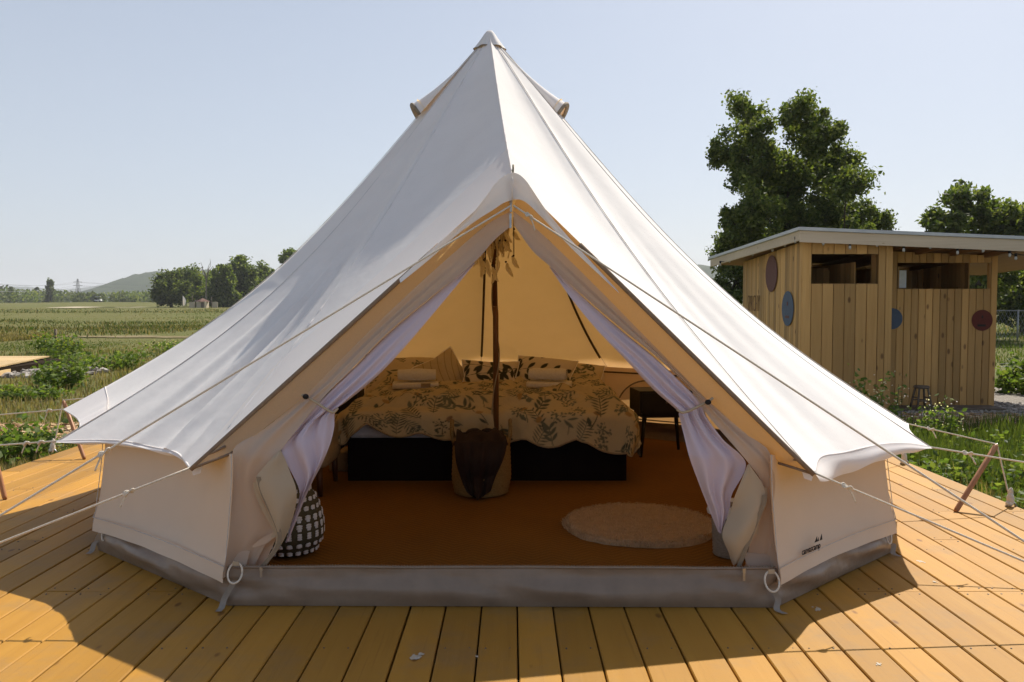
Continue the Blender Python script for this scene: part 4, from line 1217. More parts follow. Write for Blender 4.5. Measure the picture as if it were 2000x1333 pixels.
MB().grid(RP[:iPR + 1, NS - 1:]).build('roof_overhang', MT['overhang'], tent)
MB().grid(RP[iPL:, NS - 1:]).build('roof_overhang', MT['overhang'], tent)
# reinforcement of the hem between the side tips (white band)
for side, k0, k1 in (('l', iTip[-2], iTip[-1]), ('r', iTip[0], iTip[1])):
    rows = []
    for i in range(k0, k1 + 1):
        u = (i - k0) / (k1 - k0)
        tb = np.linspace(1.0, 0.925 + 0.03 * math.sin(math.pi * u), 7)
        P, nr = roof_line(i, 0.0035, tb)
        P = P + nr * (0.005 * np.sin(u * 50) * np.sin(np.linspace(0.2, math.pi - 0.2, 7)))[:, None] * sstep(0.15, 0.4, u)
        rows.append(P)
    if side == 'l':
        MB().grid(np.array(rows)).build('hem_patch', MT['hem'], tent)
        MB().tube(np.array(rows)[:, -1] + (0, 0, 0.001), 0.0018, 5).build('patch_seam', MT['hem'], tent)
# hem piping all round the eave
MB().tube(HEM[iPR:iPL + 1] - (0, 0, 0.002), 0.006, 6).build('hem_piping', MT['hem'], tent)
# seams: lines from the apex to hem points
def seam(i, r, mat, a=0.02, b=1.0, off=0.002):
    P, _ = roof_line(i, off, np.linspace(a, b, 44))
    rr_ = r * (1 + 0.5 * (vnoise(np.arange(44) * 0.9 + i, 0, 3) - 0.5)) if mat is MT['seam'] else r * (0.6 + 1.7 * vnoise(np.arange(120) * 0.55, i, 5) ** 2)
    if mat is MT['hem']: P = catmull(P, 120)
    MB().tube(P, rr_, 5).build('roof_seam', mat, tent)
for i in (iTip[0], iTip[-1]): seam(i, 0.0022, MT['seam'])
for i in (iTip[1], iTip[-2]): seam(i, 0.0022, MT['seam'])
for i in range(2, 8):
    seam(iTip[i], 0.004, MT['seam'])
seam(0, 0.003, MT['hem'], 0.03, 0.97)
seam(int(iPR * 0.98), 0.0024, MT['seam'], 0.04, 0.99)
seam(int(iPL + 3), 0.0042, MT['hem'], 0.05, 0.97)
# dark cords hanging inside along the rear seams
for k in (5, 6):
    i = iTip[k - 1] if k == 5 else iTip[k - 1]
    P, _ = roof_line(i, -0.02, np.linspace(0.05, 0.90, 30))
    MB().tube(P, 0.0105, 6).build('inner_cord', MT['cord'], tent)
# --- side walls, one panel between each pair of corners
def wall_pt(a, b, u, z, bulge):
    p = a * (1 - u) + b * u
    c = p - TC; c[2] = 0
    r = np.linalg.norm(c)
    ins = 1.0 - 0.018 * sstep(0.1, 0.6, z) + bulge / r
    q = TC + c * ins
    return np.array((q[0], q[1], z))
for k in range(11):
    a, b = FOOT[k], FOOT[k + 1]
    nu, nz = 26, 16
    P = np.zeros((nu, nz, 3))
    for i in range(nu):
        u = i / (nu - 1)
        sg = math.sin(math.pi * u)
        zb = 0.105 + 0.022 * sg
        for j in range(nz):
            v = j / (nz - 1)
            z = zb + ((0.64 - 0.07 * sg if k in (0, 1, 9, 10) else (0.57 if k in (2, 8) else 0.66)) - zb) * v
            bl = 0.026 * (1 - sstep(0.0, 0.35, v)) - 0.055 * sg * math.sin(math.pi * v) * 0.8
            bl -= (0.075 if k in (0, 1, 2, 8, 9, 10) else 0.02) * sg * sstep(0.35, 1.0, v)
            bl += 0.008 * (vnoise(u * 5 + k * 3, v * 2.5 + u * 2, 8) - 0.5) * 2 * min(1, 3 * sg)
            P[i, j] = wall_pt(a, b, u, z, bl)
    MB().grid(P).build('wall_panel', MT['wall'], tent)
    # stitched tape above the lower hem, and the corner seam
    zt = [wall_pt(a, b, u, 0.175 + 0.015 * math.sin(math.pi * u), 0.024) for u in np.linspace(0, 1, 14)]
    if k in (0, 1, 9, 10):
        MB().tube(zt, 0.0022, 4).build('hem_stitching', MT['seam'], tent)
for k in (0, 1, 10, 11):
    a = FOOT[k]
    P = [wall_pt(a, a, 0, z, 0.012 if z > 0.2 else 0.022) for z in np.linspace(0.15, 0.64, 9)]
    MB().tube(P, 0.002, 5).build('wall_seam', MT['seam'], tent)
# --- grey bathtub groundsheet: floor and turned-up skirt
ring_pts = [FOOT[-1]] + FOOT
rows = []
for k in range(12):
    a, b = ring_pts[k], ring_pts[k + 1]
    n = 60 if k == 0 else 22
    for i in range(n):
        u = i / n
        p = a * (1 - u) + b * u
        c = p - TC; c[2] = 0; rr = np.linalg.norm(c); c /= rr
        sg = math.sin(math.pi * u)
        cor = 1 - sg
        prof = []
        for v in np.linspace(0, 1, 11):
            z = 0.002 + 0.160 * v + 0.004 * vnoise(u * 9, k, 3) * v
            o = -0.012 * v + 0.022 * math.sin(math.pi * min(1, v * 1.35)) * (0.35 + 0.65 * sg)
            nz_ = (fbm(u * np.linalg.norm(b - a) * 4.5 + k * 11 + v * 1.6, v * 2.2 + k * 5, 14) - 0.5)
            o += 0.085 * nz_ * math.sin(math.pi * v) * (0.5 + 0.5 * (k > 0))
            o += 0.010 * math.sin(v * 9 + u * 60) * cor ** 3 * math.sin(math.pi * v)
            q = p + c * o
            prof.append((q[0], q[1], z))
        rows.append(prof)
MB().grid(np.array(rows), True).build('groundsheet_skirt', MT['pvc'], tent)
m = MB(); V = [tuple(np.array(p) * (1, 1, 0) + (0, 0, 0.004)) for p in [r[0] for r in rows]]
m.add(V, [tuple(range(len(V)))]); m.build('groundsheet', MT['pvc'], tent, False)
# zip along the door sill: tape and teeth
sill = [np.array(r[-1]) for r in rows[:60]] + [np.array(rows[60][-1])]
MB().tube(np.array(sill) + (0, 0, 0.001), 0.006, 6).build('sill_tape', MT['pvc'], tent)
tm = MB()
L = lin(sill, 190)
for p in L: tm.box(p + (0, 0, 0.0075), (0.0042, 0.006, 0.006))
tag(tm.build('zip_teeth', MT['brass2'], tent, False), kind='stuff')
# --- door surrounds, flaps, curtains (built in the door's own plane)
DK, DY, DZ = 0.495, 3.50, 0.62
def DP(px, py, off=0.0):
    d = ray(px, py)
    t = (DY + (CAM_Z - DZ) * DK) / (d[1] - DK * d[2])
    z = CAM_Z + t * d[2]
    if z < DZ: t = DY / d[1]
    Y = t * d[1] + off
    return np.array((0, 0, CAM_Z)) + d * (Y / d[1])
def cloth(name, left, right, mat, off=0.0, nu=24, nv=70, fold=None, label=None, weld=None):
    A, B = catmull(np.array(left, float), nv), catmull(np.array(right, float), nv)
    P = np.zeros((nu, nv, 3))
    for j in range(nv):
        a, b = DP(*A[j]), DP(*B[j])
        for i in range(nu):
            s = i / (nu - 1)
            v = j / (nv - 1)
            q = a * (1 - s) + b * s
            o = off(s, v) if callable(off) else off
            if fold: o += fold(s, v)
            q = q + np.array((0, o, 0))
            P[i, j] = q
        if weld is not None:      # sew this edge to the corner of the side wall
            foot, e = weld
            z = P[e, j][2]
            wv = max(0.0, (z - 0.105) / 0.535)
            tgt = wall_pt(foot, foot, 0, z, 0.026 * (1 - float(sstep(0, 0.35, wv))) + 0.003)
            dlt = (tgt - P[e, j]) * (1 - float(sstep(0.62, 0.70, z)))
            for i in range(nu):
                s = abs(i - (e % nu)) / (nu - 1)
                P[i, j] = P[i, j] + dlt * max(0.0, 1 - s / 0.45) ** 2
    o = MB().grid(P).build(name, mat, tent)
    if label: o['label'] = label
    return o
sl = [(998, 412), (950, 440), (880, 500), (800, 572), (700, 668), (597, 772), (520, 835), (449, 885), (446, 960), (443, 1030), (440, 1080), (437, 1117)]
si = [(1000, 440), (965, 470), (927, 512), (846, 578), (760, 649), (684, 725), (628, 781), (548, 880), (516, 925), (552, 1015), (522, 1058), (490, 1119)]
def surf(s, v): return 0.028 * math.sin(math.pi * s) * math.sin(math.pi * min(1, v * 1.3)) + 0.014 * (vnoise(s * 2.2 + 3, v * 7, 2) - 0.5) * 2 * math.sin(math.pi * s) - 0.022 * math.exp(-((s - 0.55) / 0.16) ** 2) * sstep(0.1, 0.3, v) * (1 - sstep(0.6, 0.8, v))
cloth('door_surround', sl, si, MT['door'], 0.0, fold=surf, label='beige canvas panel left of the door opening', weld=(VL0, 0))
sr = [(1002, 412), (1050, 450), (1100, 497), (1170, 566), (1240, 637), (1310, 708), (1383, 783), (1450, 842), (1525, 905), (1525, 980), (1524, 1060), (1524, 1128)]
sj = [(1004, 440), (1040, 490), (1076, 522), (1150, 588), (1222, 649), (1283, 698), (1350, 763), (1385, 815), (1462, 905), (1490, 955), (1472, 1030), (1452, 1118)]
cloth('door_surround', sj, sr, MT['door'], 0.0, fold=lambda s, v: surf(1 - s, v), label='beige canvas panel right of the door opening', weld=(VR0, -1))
fl_o = [(547, 879), (517, 913), (507, 936), (528, 985), (544, 1030), (541, 1060), (516, 1100)]
fl_i = [(549, 880), (565, 915), (581, 952), (579, 985), (566, 1030), (549, 1066), (524, 1101)]
cloth('door_flap', fl_o, fl_i, MT['khaki'], -0.012, 14, 40, lambda s, v: -0.045 * math.sin(math.pi * v) * (1 - s) - 0.03 * math.sin(math.pi * s) * math.sin(math.pi * v) - 0.012 * math.sin(v * 11 + s * 4) * s, 'folded back outer door flap at the left')
fr_o = [(1461, 905), (1489, 955), (1476, 1010), (1457, 1058), (1440, 1090), (1433, 1104)]
fr_i = [(1458, 907), (1433, 966), (1427, 999), (1409, 1042), (1420, 1075), (1431, 1103)]
cloth('door_flap', fr_i, fr_o, MT['khaki'], -0.012, 14, 40, lambda s, v: -0.045 * math.sin(math.pi * v) * s - 0.03 * math.sin(math.pi * s) * math.sin(math.pi * v) - 0.012 * math.sin(v * 11 + s * 4) * (1 - s), 'folded back outer door flap at the right')
# zip tapes on the flap edges
def ribbon(name, A, w, mat, off, wob=0.0):
    L = [(x - w / 2, y) for x, y in A]; R = [(x + w / 2, y) for x, y in A]
    return cloth(name, L, R, mat, off, 4, 40, (lambda s, v: -wob * math.sin(math.pi * v)) if wob else None)
ribbon('zip_tape', [(512, 927), (520, 955), (536, 990), (551, 1025), (554, 1050), (540, 1075), (519, 1099)], 9, MT['tape2'], -0.052, 0.01)
ribbon('flap_edge', [(504, 938), (510, 965), (526, 1000), (543, 1030), (539, 1045)], 9, MT['khaki'], -0.04)
ribbon('zip_tape', [(1486, 962), (1484, 978), (1472, 1005), (1456, 1045), (1444, 1078), (1436, 1100)], 9, MT['tape2'], -0.052, 0.01)
ribbon('flap_edge', [(1491, 950), (1490, 975), (1476, 1010), (1474, 1040)], 6, MT['khaki'], -0.03)
cloth('wall_return', [(493, 1062), (491, 1085), (487, 1119)], [(545, 1036), (530, 1070), (514, 1104)], MT['door'], 0.02, 6, 12)
cloth('turned_hem', [(497, 1063), (512, 1050), (541, 1034)], [(499, 1066), (524, 1058), (541, 1046)], MT['door'], -0.03, 4, 10)
cloth('door_hem', [(447, 1072), (447, 1121)], [(489, 1076), (481, 1121)], MT['door'], lambda s, v: -0.004 - 0.040 * v, 10, 8)
cloth('door_hem', [(1451, 1078), (1459, 1120)], [(1514, 1085), (1514, 1131)], MT['door'], lambda s, v: -0.004 - 0.040 * v, 10, 8)
# white curtains, in the cotton that carries the skylight tint
lo = [(924, 513), (844, 580), (758, 651), (682, 727), (626, 783), (585, 828), (566, 851), (547, 880), (580, 952), (581, 980), (567, 1022), (556, 1060)]
li = [(928, 513), (881, 570), (801, 665), (746, 725), (701, 765), (672, 788), (650, 806), (648, 840), (640, 872), (622, 915), (598, 962), (559, 1062)]
def cfold(s, v):
    tie = math.exp(-((v - 0.52) / 0.10) ** 2)
    return 0.03 - 0.016 * math.sin(s * 15 + 3 * v) * sstep(0.12, 0.4, v) * (1 - 0.4 * sstep(0.8, 1, v)) - 0.018 * math.sin(math.pi * s) * sstep(0.0, 0.3, v) - 0.010 * math.sin(s * 31 + 9 * v) * tie + 0.012 * (vnoise(s * 4, v * 9, 6) - .5)
cloth('door_curtain', lo, li, MT['lilac'], 0.0, 48, 110, cfold, 'white curtain tied back at the left of the door')
ro = [(1079, 522), (1150, 590), (1220, 650), (1281, 700), (1349, 765), (1376, 795), (1383, 817), (1414, 860), (1459, 907), (1432, 968), (1427, 1000), (1410, 1043)]
ri = [(1073, 521), (1118, 585), (1170, 648), (1220, 700), (1279, 763), (1326, 804), (1331, 815), (1338, 846), (1351, 898), (1370, 950), (1389, 999), (1406, 1043)]
cloth('door_curtain', ri, ro, MT['lilac'], 0.0, 48, 110, lambda s, v: cfold(1 - s, v), 'white curtain tied back at the right of the door')
# tie-back straps with toggles
for A, tg in (([(590, 772), (600, 776), (620, 788), (640, 801), (652, 806), (660, 798)], (597, 775)), ([(1392, 778), (1384, 784), (1362, 795), (1345, 803), (1332, 806), (1322, 800)], (1383, 786))):
    pts = catmull([DP(x, y, -0.035) for x, y in A], 18)
    o = MB().tube(pts, 0.009, 6, True, 0.6).build('tie_strap', MT['khaki'], tent)
    MB().ball(DP(tg[0], tg[1], -0.055), (0.014, 0.01, 0.012)).build('toggle', MT['black'], o)
# --- awning strip between the roof edge and the door surround
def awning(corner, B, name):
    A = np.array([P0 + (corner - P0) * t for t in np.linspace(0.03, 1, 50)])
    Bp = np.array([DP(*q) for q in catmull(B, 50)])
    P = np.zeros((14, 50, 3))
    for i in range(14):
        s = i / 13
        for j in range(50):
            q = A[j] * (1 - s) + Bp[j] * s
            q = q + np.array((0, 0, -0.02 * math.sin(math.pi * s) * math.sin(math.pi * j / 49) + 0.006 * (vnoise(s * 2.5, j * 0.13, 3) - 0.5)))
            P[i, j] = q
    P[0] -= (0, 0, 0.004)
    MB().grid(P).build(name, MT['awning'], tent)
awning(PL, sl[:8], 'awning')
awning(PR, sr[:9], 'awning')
for corner, wp, wb in ((PL, (440, 872), (455, 885)), (PR, (1528, 893), (1520, 905))):
    MB().tube([P0 + (corner - P0) * t - np.array((0, 0, 0.008)) for t in np.linspace(0.25, 1.0, 16)], 0.011, 6).build('edge_tape', MT['tape'], tent)
    MB().tube([P0 + (corner - P0) * 0.955 - np.array((0, 0, 0.012)), DP(*wp)], 0.006, 5).build('edge_tape', MT['tape'], tent)
    MB().tube([corner - np.array((0, 0, 0.006)), DP(*wb)], 0.006, 5).build('edge_tape', MT['tape'], tent)
    s = -1 if corner is PL else 1
    MB().grid(np.array([[corner + (0, 0.0, 0.0), corner + (s * -0.035, 0.05, 0.0)], [corner + (s * -0.008, 0.005, -0.035), corner + (s * -0.03, 0.03, -0.03)]])).build('corner_tab', MT['hem'], tent)
# gable piece under the peak of the door frame
for up, low, f in (([(1002, 337), (983, 345), (966, 361), (950, 383), (917, 423), (850, 481), (780, 545)], [(1002, 391), (985, 396), (962, 411), (932, 430), (893, 459), (840, 506), (782, 553)], -1),
                   ([(1002, 337), (1015, 342), (1028, 354), (1039, 370), (1072, 418), (1120, 474), (1205, 566)], [(1002, 390), (1018, 391), (1034, 401), (1058, 425), (1086, 454), (1130, 499), (1210, 574)], 1)):
    corner = PL if f < 0 else PR
    n = 40
    U, Lw = catmull(up, n), catmull(low, n)
    P = np.zeros((10, n, 3))
    for j in range(n):
        t = abs(U[j][0] - 1001) / abs((372 if f < 0 else 1590) - 1001)
        Y = (1 / ((1 - t) / 4.0 + t / 3.46)) - 0.02
        for i in range(10):
            s = i / 9
            q = at(*(U[j] * (1 - s) + Lw[j] * s), Y - 0.012 * s - 0.010 * (vnoise(s * 2.2, j * 0.12, 4) - 0.5))
            P[i, j] = q
    MB().grid(P).build('gable_flap', MT['gable'], tent)
MB().tube([at(1000.5, y, 3.955) for y in (347, 360, 375, 392)], 0.007, 5, True, 0.5).build('gable_seam', MT['hem'], tent)
MB().tube([P0 - (0, 0, 0.03), at(1002.5, 322, 4.0)], [0.006, 0.005], 6).build('pole_pin', MT['brass'], tent)
# A-frame poles behind the roof edge
for c in (PL, PR):
    MB().tube([P0 + (0, 0.05, -0.06), np.array((c[0] * 0.93, 3.42, 0.02))], 0.013, 8).build('door_frame_pole', MT['metal'], tent) if False else None
# zip pulls at the top of the door and at the sill
def zip_pull(c, L, name='zip_pull'):
    o = MB().box(c + (0, 0, -L * 0.15), (0.013, 0.010, L * 0.32)).build(name, MT['metal'], tent, False)
    MB().box(c + (0, -0.004, -L * 0.62), (0.010, 0.004, L * 0.6)).build('pull_tab', MT['metal'], o, False)
zip_pull(DP(998, 392, -0.05), 0.06); zip_pull(DP(997, 418, -0.03), 0.075)
zip_pull(np.array(sill[3]) + (0.03, -0.03, 0.01), 0.045); zip_pull(np.array(sill[-4]) + (-0.02, -0.03, 0.01), 0.055)
# --- valances hanging under the front eaves
for hem, low in ((hemL, [(384, 910, 3.56), (352, 897, 3.73), (300, 882, 3.90), (240, 872, 4.03), (180, 868, 4.11), (113, 866, 4.15)]),
                 (hemR, [(1600, 940, 3.43), (1640, 932, 3.66), (1690, 911, 3.78), (1735, 895, 3.89), (1780, 884, 4.00), (1818, 877, 4.10)])):
    A, B = catmull(hem, 50), catmull([at(*q) for q in low], 50)
    P = np.zeros((9, 50, 3))
    for j in range(50):
        for i in range(9):
            s = i / 8
            P[i, j] = A[j] * (1 - s) + B[j] * s + np.array((0, -0.016 * math.sin(math.pi * s) + 0.012 * math.sin(j * 0.32 + s * 4) * s * (1 - j / 49), 0.004 * math.sin(j * 0.5 + s * 3) * s))
    P[0] += (0, -0.004, 0.003)
    MB().grid(P).build('valance', MT['hem'], tent)
# --- apex cap and vents
MB().lathe([(0.006, 0.035), (0.02, 0.03), (0.038, 0.008), (0.062, -0.035), (0.098, -0.085), (0.101, -0.09)], APEX + (0, 0, -0.004), 28, lambda a, z: 1 + (0.10 * math.sin(a * 6 + 1) if z < -0.03 else 0)).build('apex_cap', MT['canvas'], tent)
MB().tube([APEX + np.array((0.101 * math.cos(a) * (1 + 0.1 * math.sin(a * 6 + 1)), 0.101 * math.sin(a) * (1 + 0.1 * math.sin(a * 6 + 1)), -0.094)) for a in np.linspace(0, 2 * math.pi, 40)], 0.0035, 5).build('cap_hem', MT['tape2'], tent)
def vent(az, label):
    """hooded vent: canvas cowl that swells out of the roof and opens downwards"""
    a = math.radians(az)
    rad = np.array((math.sin(a), -math.cos(a), 0)); tan = np.array((math.cos(a), math.sin(a), 0))
    d = np.array((*(rad[:2] * 2.6), -2.5)); d /= np.linalg.norm(d)
    nrm = np.cross(tan, d); nrm *= np.sign(nrm[2]) if nrm[2] else 1
    base = APEX + d * 0.07
    n, k = 17, 14
    P = np.zeros((k, n, 3))
    for i in range(k):
        t = i / (k - 1)
        L = 0.12 + 0.61 * t
        w = 0.02 + 0.085 * t ** 1.3
        h = 0.006 + 0.090 * t ** 2.2
        for j in range(n):
            ph = math.pi * j / (n - 1)
            P[i, j] = APEX + d * (L - 0.02 * math.sin(ph) * t) + tan * w * math.cos(ph) + nrm * (h * math.sin(ph) ** 0.8 - 0.005 - SB * math.sin(math.pi * (L / 3.5) ** 1.28))
    o = MB().grid(P).build('vent_hood', MT['canvas'], tent)
    o['label'] = label
    MB().tube(P[-1], 0.013, 6).build('hood_trim', MT['tape2'], o)
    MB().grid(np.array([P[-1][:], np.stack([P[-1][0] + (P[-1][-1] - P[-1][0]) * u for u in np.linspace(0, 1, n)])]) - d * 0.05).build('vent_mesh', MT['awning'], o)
vent(-84, 'hooded roof vent on the left slope'); vent(82, 'hooded roof vent on the right slope')
# --- rubber rope loops and base straps at the corners
for c, px, py in ((VL0, 459, 1120), (VR0, 1508, 1136), (VL1, 205, 1040), (VR1, 1735, 1046)):
    Y = c[1] - 0.055
    ctr = at(px, py, Y); r = 0.037
    side = 1 if px in (459, 1508) else 0.45
    MB().tube([ctr + np.array((r * 0.8 * side * math.cos(a), 0.02 * math.sin(a), r * math.sin(a))) for a in np.linspace(0, 2 * math.pi, 22)], 0.0042, 6).build('rope_loop', MT['rope'], tent)
    MB().box(ctr + (0, 0.012, r), (0.026, 0.006, 0.018)).build('loop_tab', MT['khaki'], tent, False)
    b = at(px, py + 62 if py > 1100 else py + 36, Y)
    q = catmull([at(px, py + 14, Y + 0.02), (c + np.array((0, -0.03, 0.05))), c + np.array((-0.01, -0.045, 0.012)), c + np.array((-0.015 if px < 1000 else 0.015, -0.075, 0.005))], 14)
    MB().grid(np.array([q + (-0.013, 0, 0), q + (0.013, 0, 0)])).build('base_strap', MT['strap'], tent)
# --- centre pole
MB().tube([(-0.108, 5.66, 0.006), (-0.112, 5.66, 1.2), (-0.116, 5.66, 1.25)], 0.0195, 12).tube([(-0.116, 5.66, 1.25), (-0.15, 5.66, 3.06)], 0.0185, 12).build('centre_pole', MT['polewood'], tent)
MB().tube([(-0.1155, 5.66, 1.80), (-0.118, 5.66, 1.92)], 0.0225, 12).build('pole_joint', MT['metal'], tent)
# --- maker's print on the right front wall
o, xr = at(1557, 1083, 0), None
def wall_at(px, py):
    """point on the right front wall panel under a pixel"""
    a, b = VR0, VR1
    d = ray(px, py)
    n = np.array((b[1] - a[1], -(b[0] - a[0]), 0)); n /= np.linalg.norm(n)
    t = np.dot(n, a - np.array((0, 0, CAM_Z))) / np.dot(n, d)
    return np.array((0, 0, CAM_Z)) + d * t, n
w0, nw = wall_at(1557, 1083); w1, _ = wall_at(1596, 1064)
ex = (VR1 - VR0) / np.linalg.norm(VR1 - VR0)
ez = np.array((0, 0, 1.0))
Lt = np.dot(w1 - w0, ex)
org = w0 + nw * 0.0215 * (1 if np.dot(nw, (0, -1, 0)) > 0 else -1)
M = Matrix(((ex[0], 0, -ex[1] * -1, org[0]), (ex[1], 0, -ex[0], org[1]), (0, 1, 0, org[2]), (0, 0, 0, 1)))
lg = text_mesh('canvascamp', MT['black'], 'printed_logo', tent, M, 0.042, Lt / (0.042 * 5.1), 0.001, 0.0)
m = MB()
for (s, wd, h) in ((0.62, 0.028, 0.024), (0.77, 0.013, 0.018), (0.88, 0.024, 0.027)):
    b = org + ex * Lt * s + ez * 0.034
    nv = nw * (1 if np.dot(nw, (0, -1, 0)) > 0 else -1)
    V = [b, b + ex * wd, b + ex * wd * 0.75 + ez * h]
    V = V + [q + nv * 0.001 for q in V]
    m.add(V, [(0, 1, 2), (5, 4, 3), (0, 3, 4, 1), (1, 4, 5, 2), (2, 5, 3, 0)])
m.build('mountain_mark', MT['black'], tent, False)
# --- half-moon window with its zip on the rear right wall, seen from inside
a, b = FOOT[4], FOOT[5]
def wl2(u, z): return wall_pt(a, b, u, z, -0.05 * math.sin(math.pi * u) - 0.015)
arc = [wl2(0.5 + 0.36 * math.cos(q), 0.20 + 0.36 * math.sin(q)) for q in np.linspace(0, math.pi, 26)]
MB().tube(arc, 0.007, 6).build('window_zip', MT['tape2'], tent)
MB().tube([wl2(u, 0.19) for u in np.linspace(0.08, 0.92, 12)], 0.006, 6).build('window_zip', MT['tape2'], tent)
for k in (4, 5, 6):
    a, b = FOOT[k], FOOT[k + 1] if k < 11 else FOOT[0]
    MB().tube([wall_pt(a, b, u, 0.615, -0.03) for u in np.linspace(0, 1, 10)], 0.008, 5).build('inner_eave_seam', MT['cord'], tent)
for k in (5, 6):
    a = FOOT[k]
    MB().grid(np.array([[wall_pt(a, a, 0, z, -0.03) + (dx, 0, 0) for z in (0.2, 0.4, 0.6)] for dx in (-0.03, 0.03)])).build('inner_strap', MT['hem'], tent)

# ------------------------------------------------------------------ guy ropes, prop sticks
def rope(label, pts, knots=(), peg=None, r=0.0046, sag=0.0):
    pts = np.array(pts, float)
    dense = []
    for a, b in zip(pts[:-1], pts[1:]):
        t = np.linspace(0, 1, 16)[:, None]
        dense += list(a + (b - a) * t - np.array((0, 0, sag)) * (4 * t * (1 - t)))
    root = thing('guy_rope', pts[0], label, 'rope', 'guy ropes of the tent')
    MB().tube(dense, r, 6).build('cord', MT['rope'], root)
    L = np.linalg.norm(pts[1] - pts[0])
    d = (pts[1] - pts[0]) / L
    for kd in knots:
        c = pts[0] + d * kd
        u = np.cross(d, (0, 0, 1)); u /= np.linalg.norm(u)
        loop = [c + d * (0.018 * math.cos(a)) * 1.2 + np.array((0, 0, 1)) * 0.008 * math.sin(a * 2) + u * 0.008 * math.sin(a) for a in np.linspace(0, 9, 26)]
        o = MB().tube(loop, r * 0.9, 6).build('knot', MT['rope'], root)
        MB().tube(catmull([c, c + d * 0.02 + (0, 0, -0.02), c + d * 0.035 + (0, -0.005, -0.05)], 8), r * 0.8, 5).build('tail', MT['rope'], o)
    if peg is not None:
        p = np.array(peg)
        o = MB().ball(p + (0, 0, 0.045), (0.022, 0.022, 0.045), 10, 8).ball(p + (0.005, 0.004, 0.09), (0.014, 0.014, 0.03), 8, 6).ball(p + (-0.008, -0.004, 0.02), (0.026, 0.02, 0.018), 8, 6).build('tied_end', MT['rope'], root)
        MB().tube(catmull([p + (-0.03, 0, 0.0), p + (-0.01, -0.01, 0.022), p + (0.02, -0.005, 0.024), p + (0.035, 0, 0.0)], 10), 0.007, 6).build('eye_bolt', MT['metal'], root)
    return root
dt = at(998, 402, 3.92)
rope('white guy rope from the door peak slanting down to the left', [dt, np.array((-2.60, 2.55, 0.01))], (2.02,), (-2.60, 2.55, 0.0))
rope('white guy rope from the door peak slanting down to the right', [at(1003, 402, 3.92), np.array((2.40, 2.55, 0.01))], (0.10,), (2.40, 2.55, 0.0))
rope('white guy rope from the left front corner of the roof to the deck', [PL, np.array((-2.85, 3.10, 0.01))], (0.26,), (-2.85, 3.10, 0.0))
rope('white guy rope from the right front corner of the roof to the deck', [PR, np.array((2.62, 3.10, 0.01))], (0.14,), (2.62, 3.10, 0.0))
def stick(label, bot, top):
    bot, top = np.array(bot), np.array(top)
    t = thing('prop_stick', bot, label, 'stick', 'wooden sticks propping the guy ropes')
    e = (top - bot) / np.linalg.norm(top - bot)
    MB().tube([bot, bot + e * 0.02, top - e * 0.01, top], [0.012, 0.0155, 0.0155, 0.013], 10).build('shaft', MT['stick'], t)
    MB().tube([top - e * 0.004, top + e * 0.014], 0.0035, 6).build('end_pin', MT['metal'], t)
    return top + e * 0.008
# right side
s1 = stick('wooden prop stick leaning on the right side of the deck', atz(1866, 1000, 0.002), at(1946, 870, 5.16))
rope('white guy rope from the right side of the roof over the leaning stick', [T2R, s1, np.array((3.12, 5.12, 0.03))], (0.15,), (3.12, 5.12, 0.0))
s2 = stick('wooden prop stick farther right outside the picture edge', (2.66, 3.9, 0.002), (2.86, 3.92, 0.44))
rope('white guy rope from the right front eave tip running right over the grass', [hemR[-1], s2, np.array((3.10, 3.86, 0.03))], (0.17,), (3.10, 3.86, 0.0))
T3R = tips[2]
s3 = stick('wooden prop stick behind the right side of the tent', (2.78, 6.45, 0.002), (2.93, 6.5, 0.42))
rope('white guy rope ending in a tied knot on the right deck edge behind the tent', [T3R, s3, np.array((3.10, 6.48, 0.03))], (), (3.10, 6.48, 0.0))
# left side
s4 = stick('wooden prop stick at the left deck edge with its top above the rope', atz(10, 976, 0.002), at(-28, 815, 5.45))
rope('white guy rope from the rear left eave tip to the leftmost stick', [T2L, s4, np.array((-3.82, 5.5, 0.03))], (0.13,), (-3.82, 5.5, 0.0))
s5 = stick('wooden prop stick standing behind the left eave tip', atz(165, 897, 0.002), at(124, 784, 6.9))
rope('white guy rope from behind the tent over the stick at the left eave tip', [tips[-3], s5, atz(103, 884, 0.03)], (), atz(103, 884, 0.0))
s6 = stick('wooden prop stick farther left outside the picture edge', (-3.38, 4.62, 0.002), (-3.46, 4.66, 0.42))
rope('white guy rope from the left front eave tip running left over the deck', [hemL[-1], s6, np.array((-3.84, 4.75, 0.03))], (0.12, 0.23), (-3.84, 4.75, 0.0))

# ------------------------------------------------------------------ inside the tent
# carpet
ang = np.linspace(0, 2 * math.pi, 73)[:-1]
V, Fc = [], []
poly = []
for k in range(12):
    a, b = ring_pts[k], ring_pts[k + 1]
    for u in np.linspace(0, 1, 7)[:-1]:
        p = a * (1 - u) + b * u; c = TC + (p - TC) * 0.978
        poly.append((c[0], c[1]))
n = len(poly)
V = [(x, y, 0.006) for x, y in poly] + [(x, y, 0.016) for x, y in poly]
m = MB().add(V, [tuple(range(n, 2 * n))] + [(i, (i + 1) % n, (i + 1) % n + n, i + n) for i in range(n)])
tag(m.at_own('carpet', MT['carpet'], (TC[0], TC[1], 0.006), False), 'orange brown jute carpet covering the floor of the tent', 'carpet')
ZC = 0.017

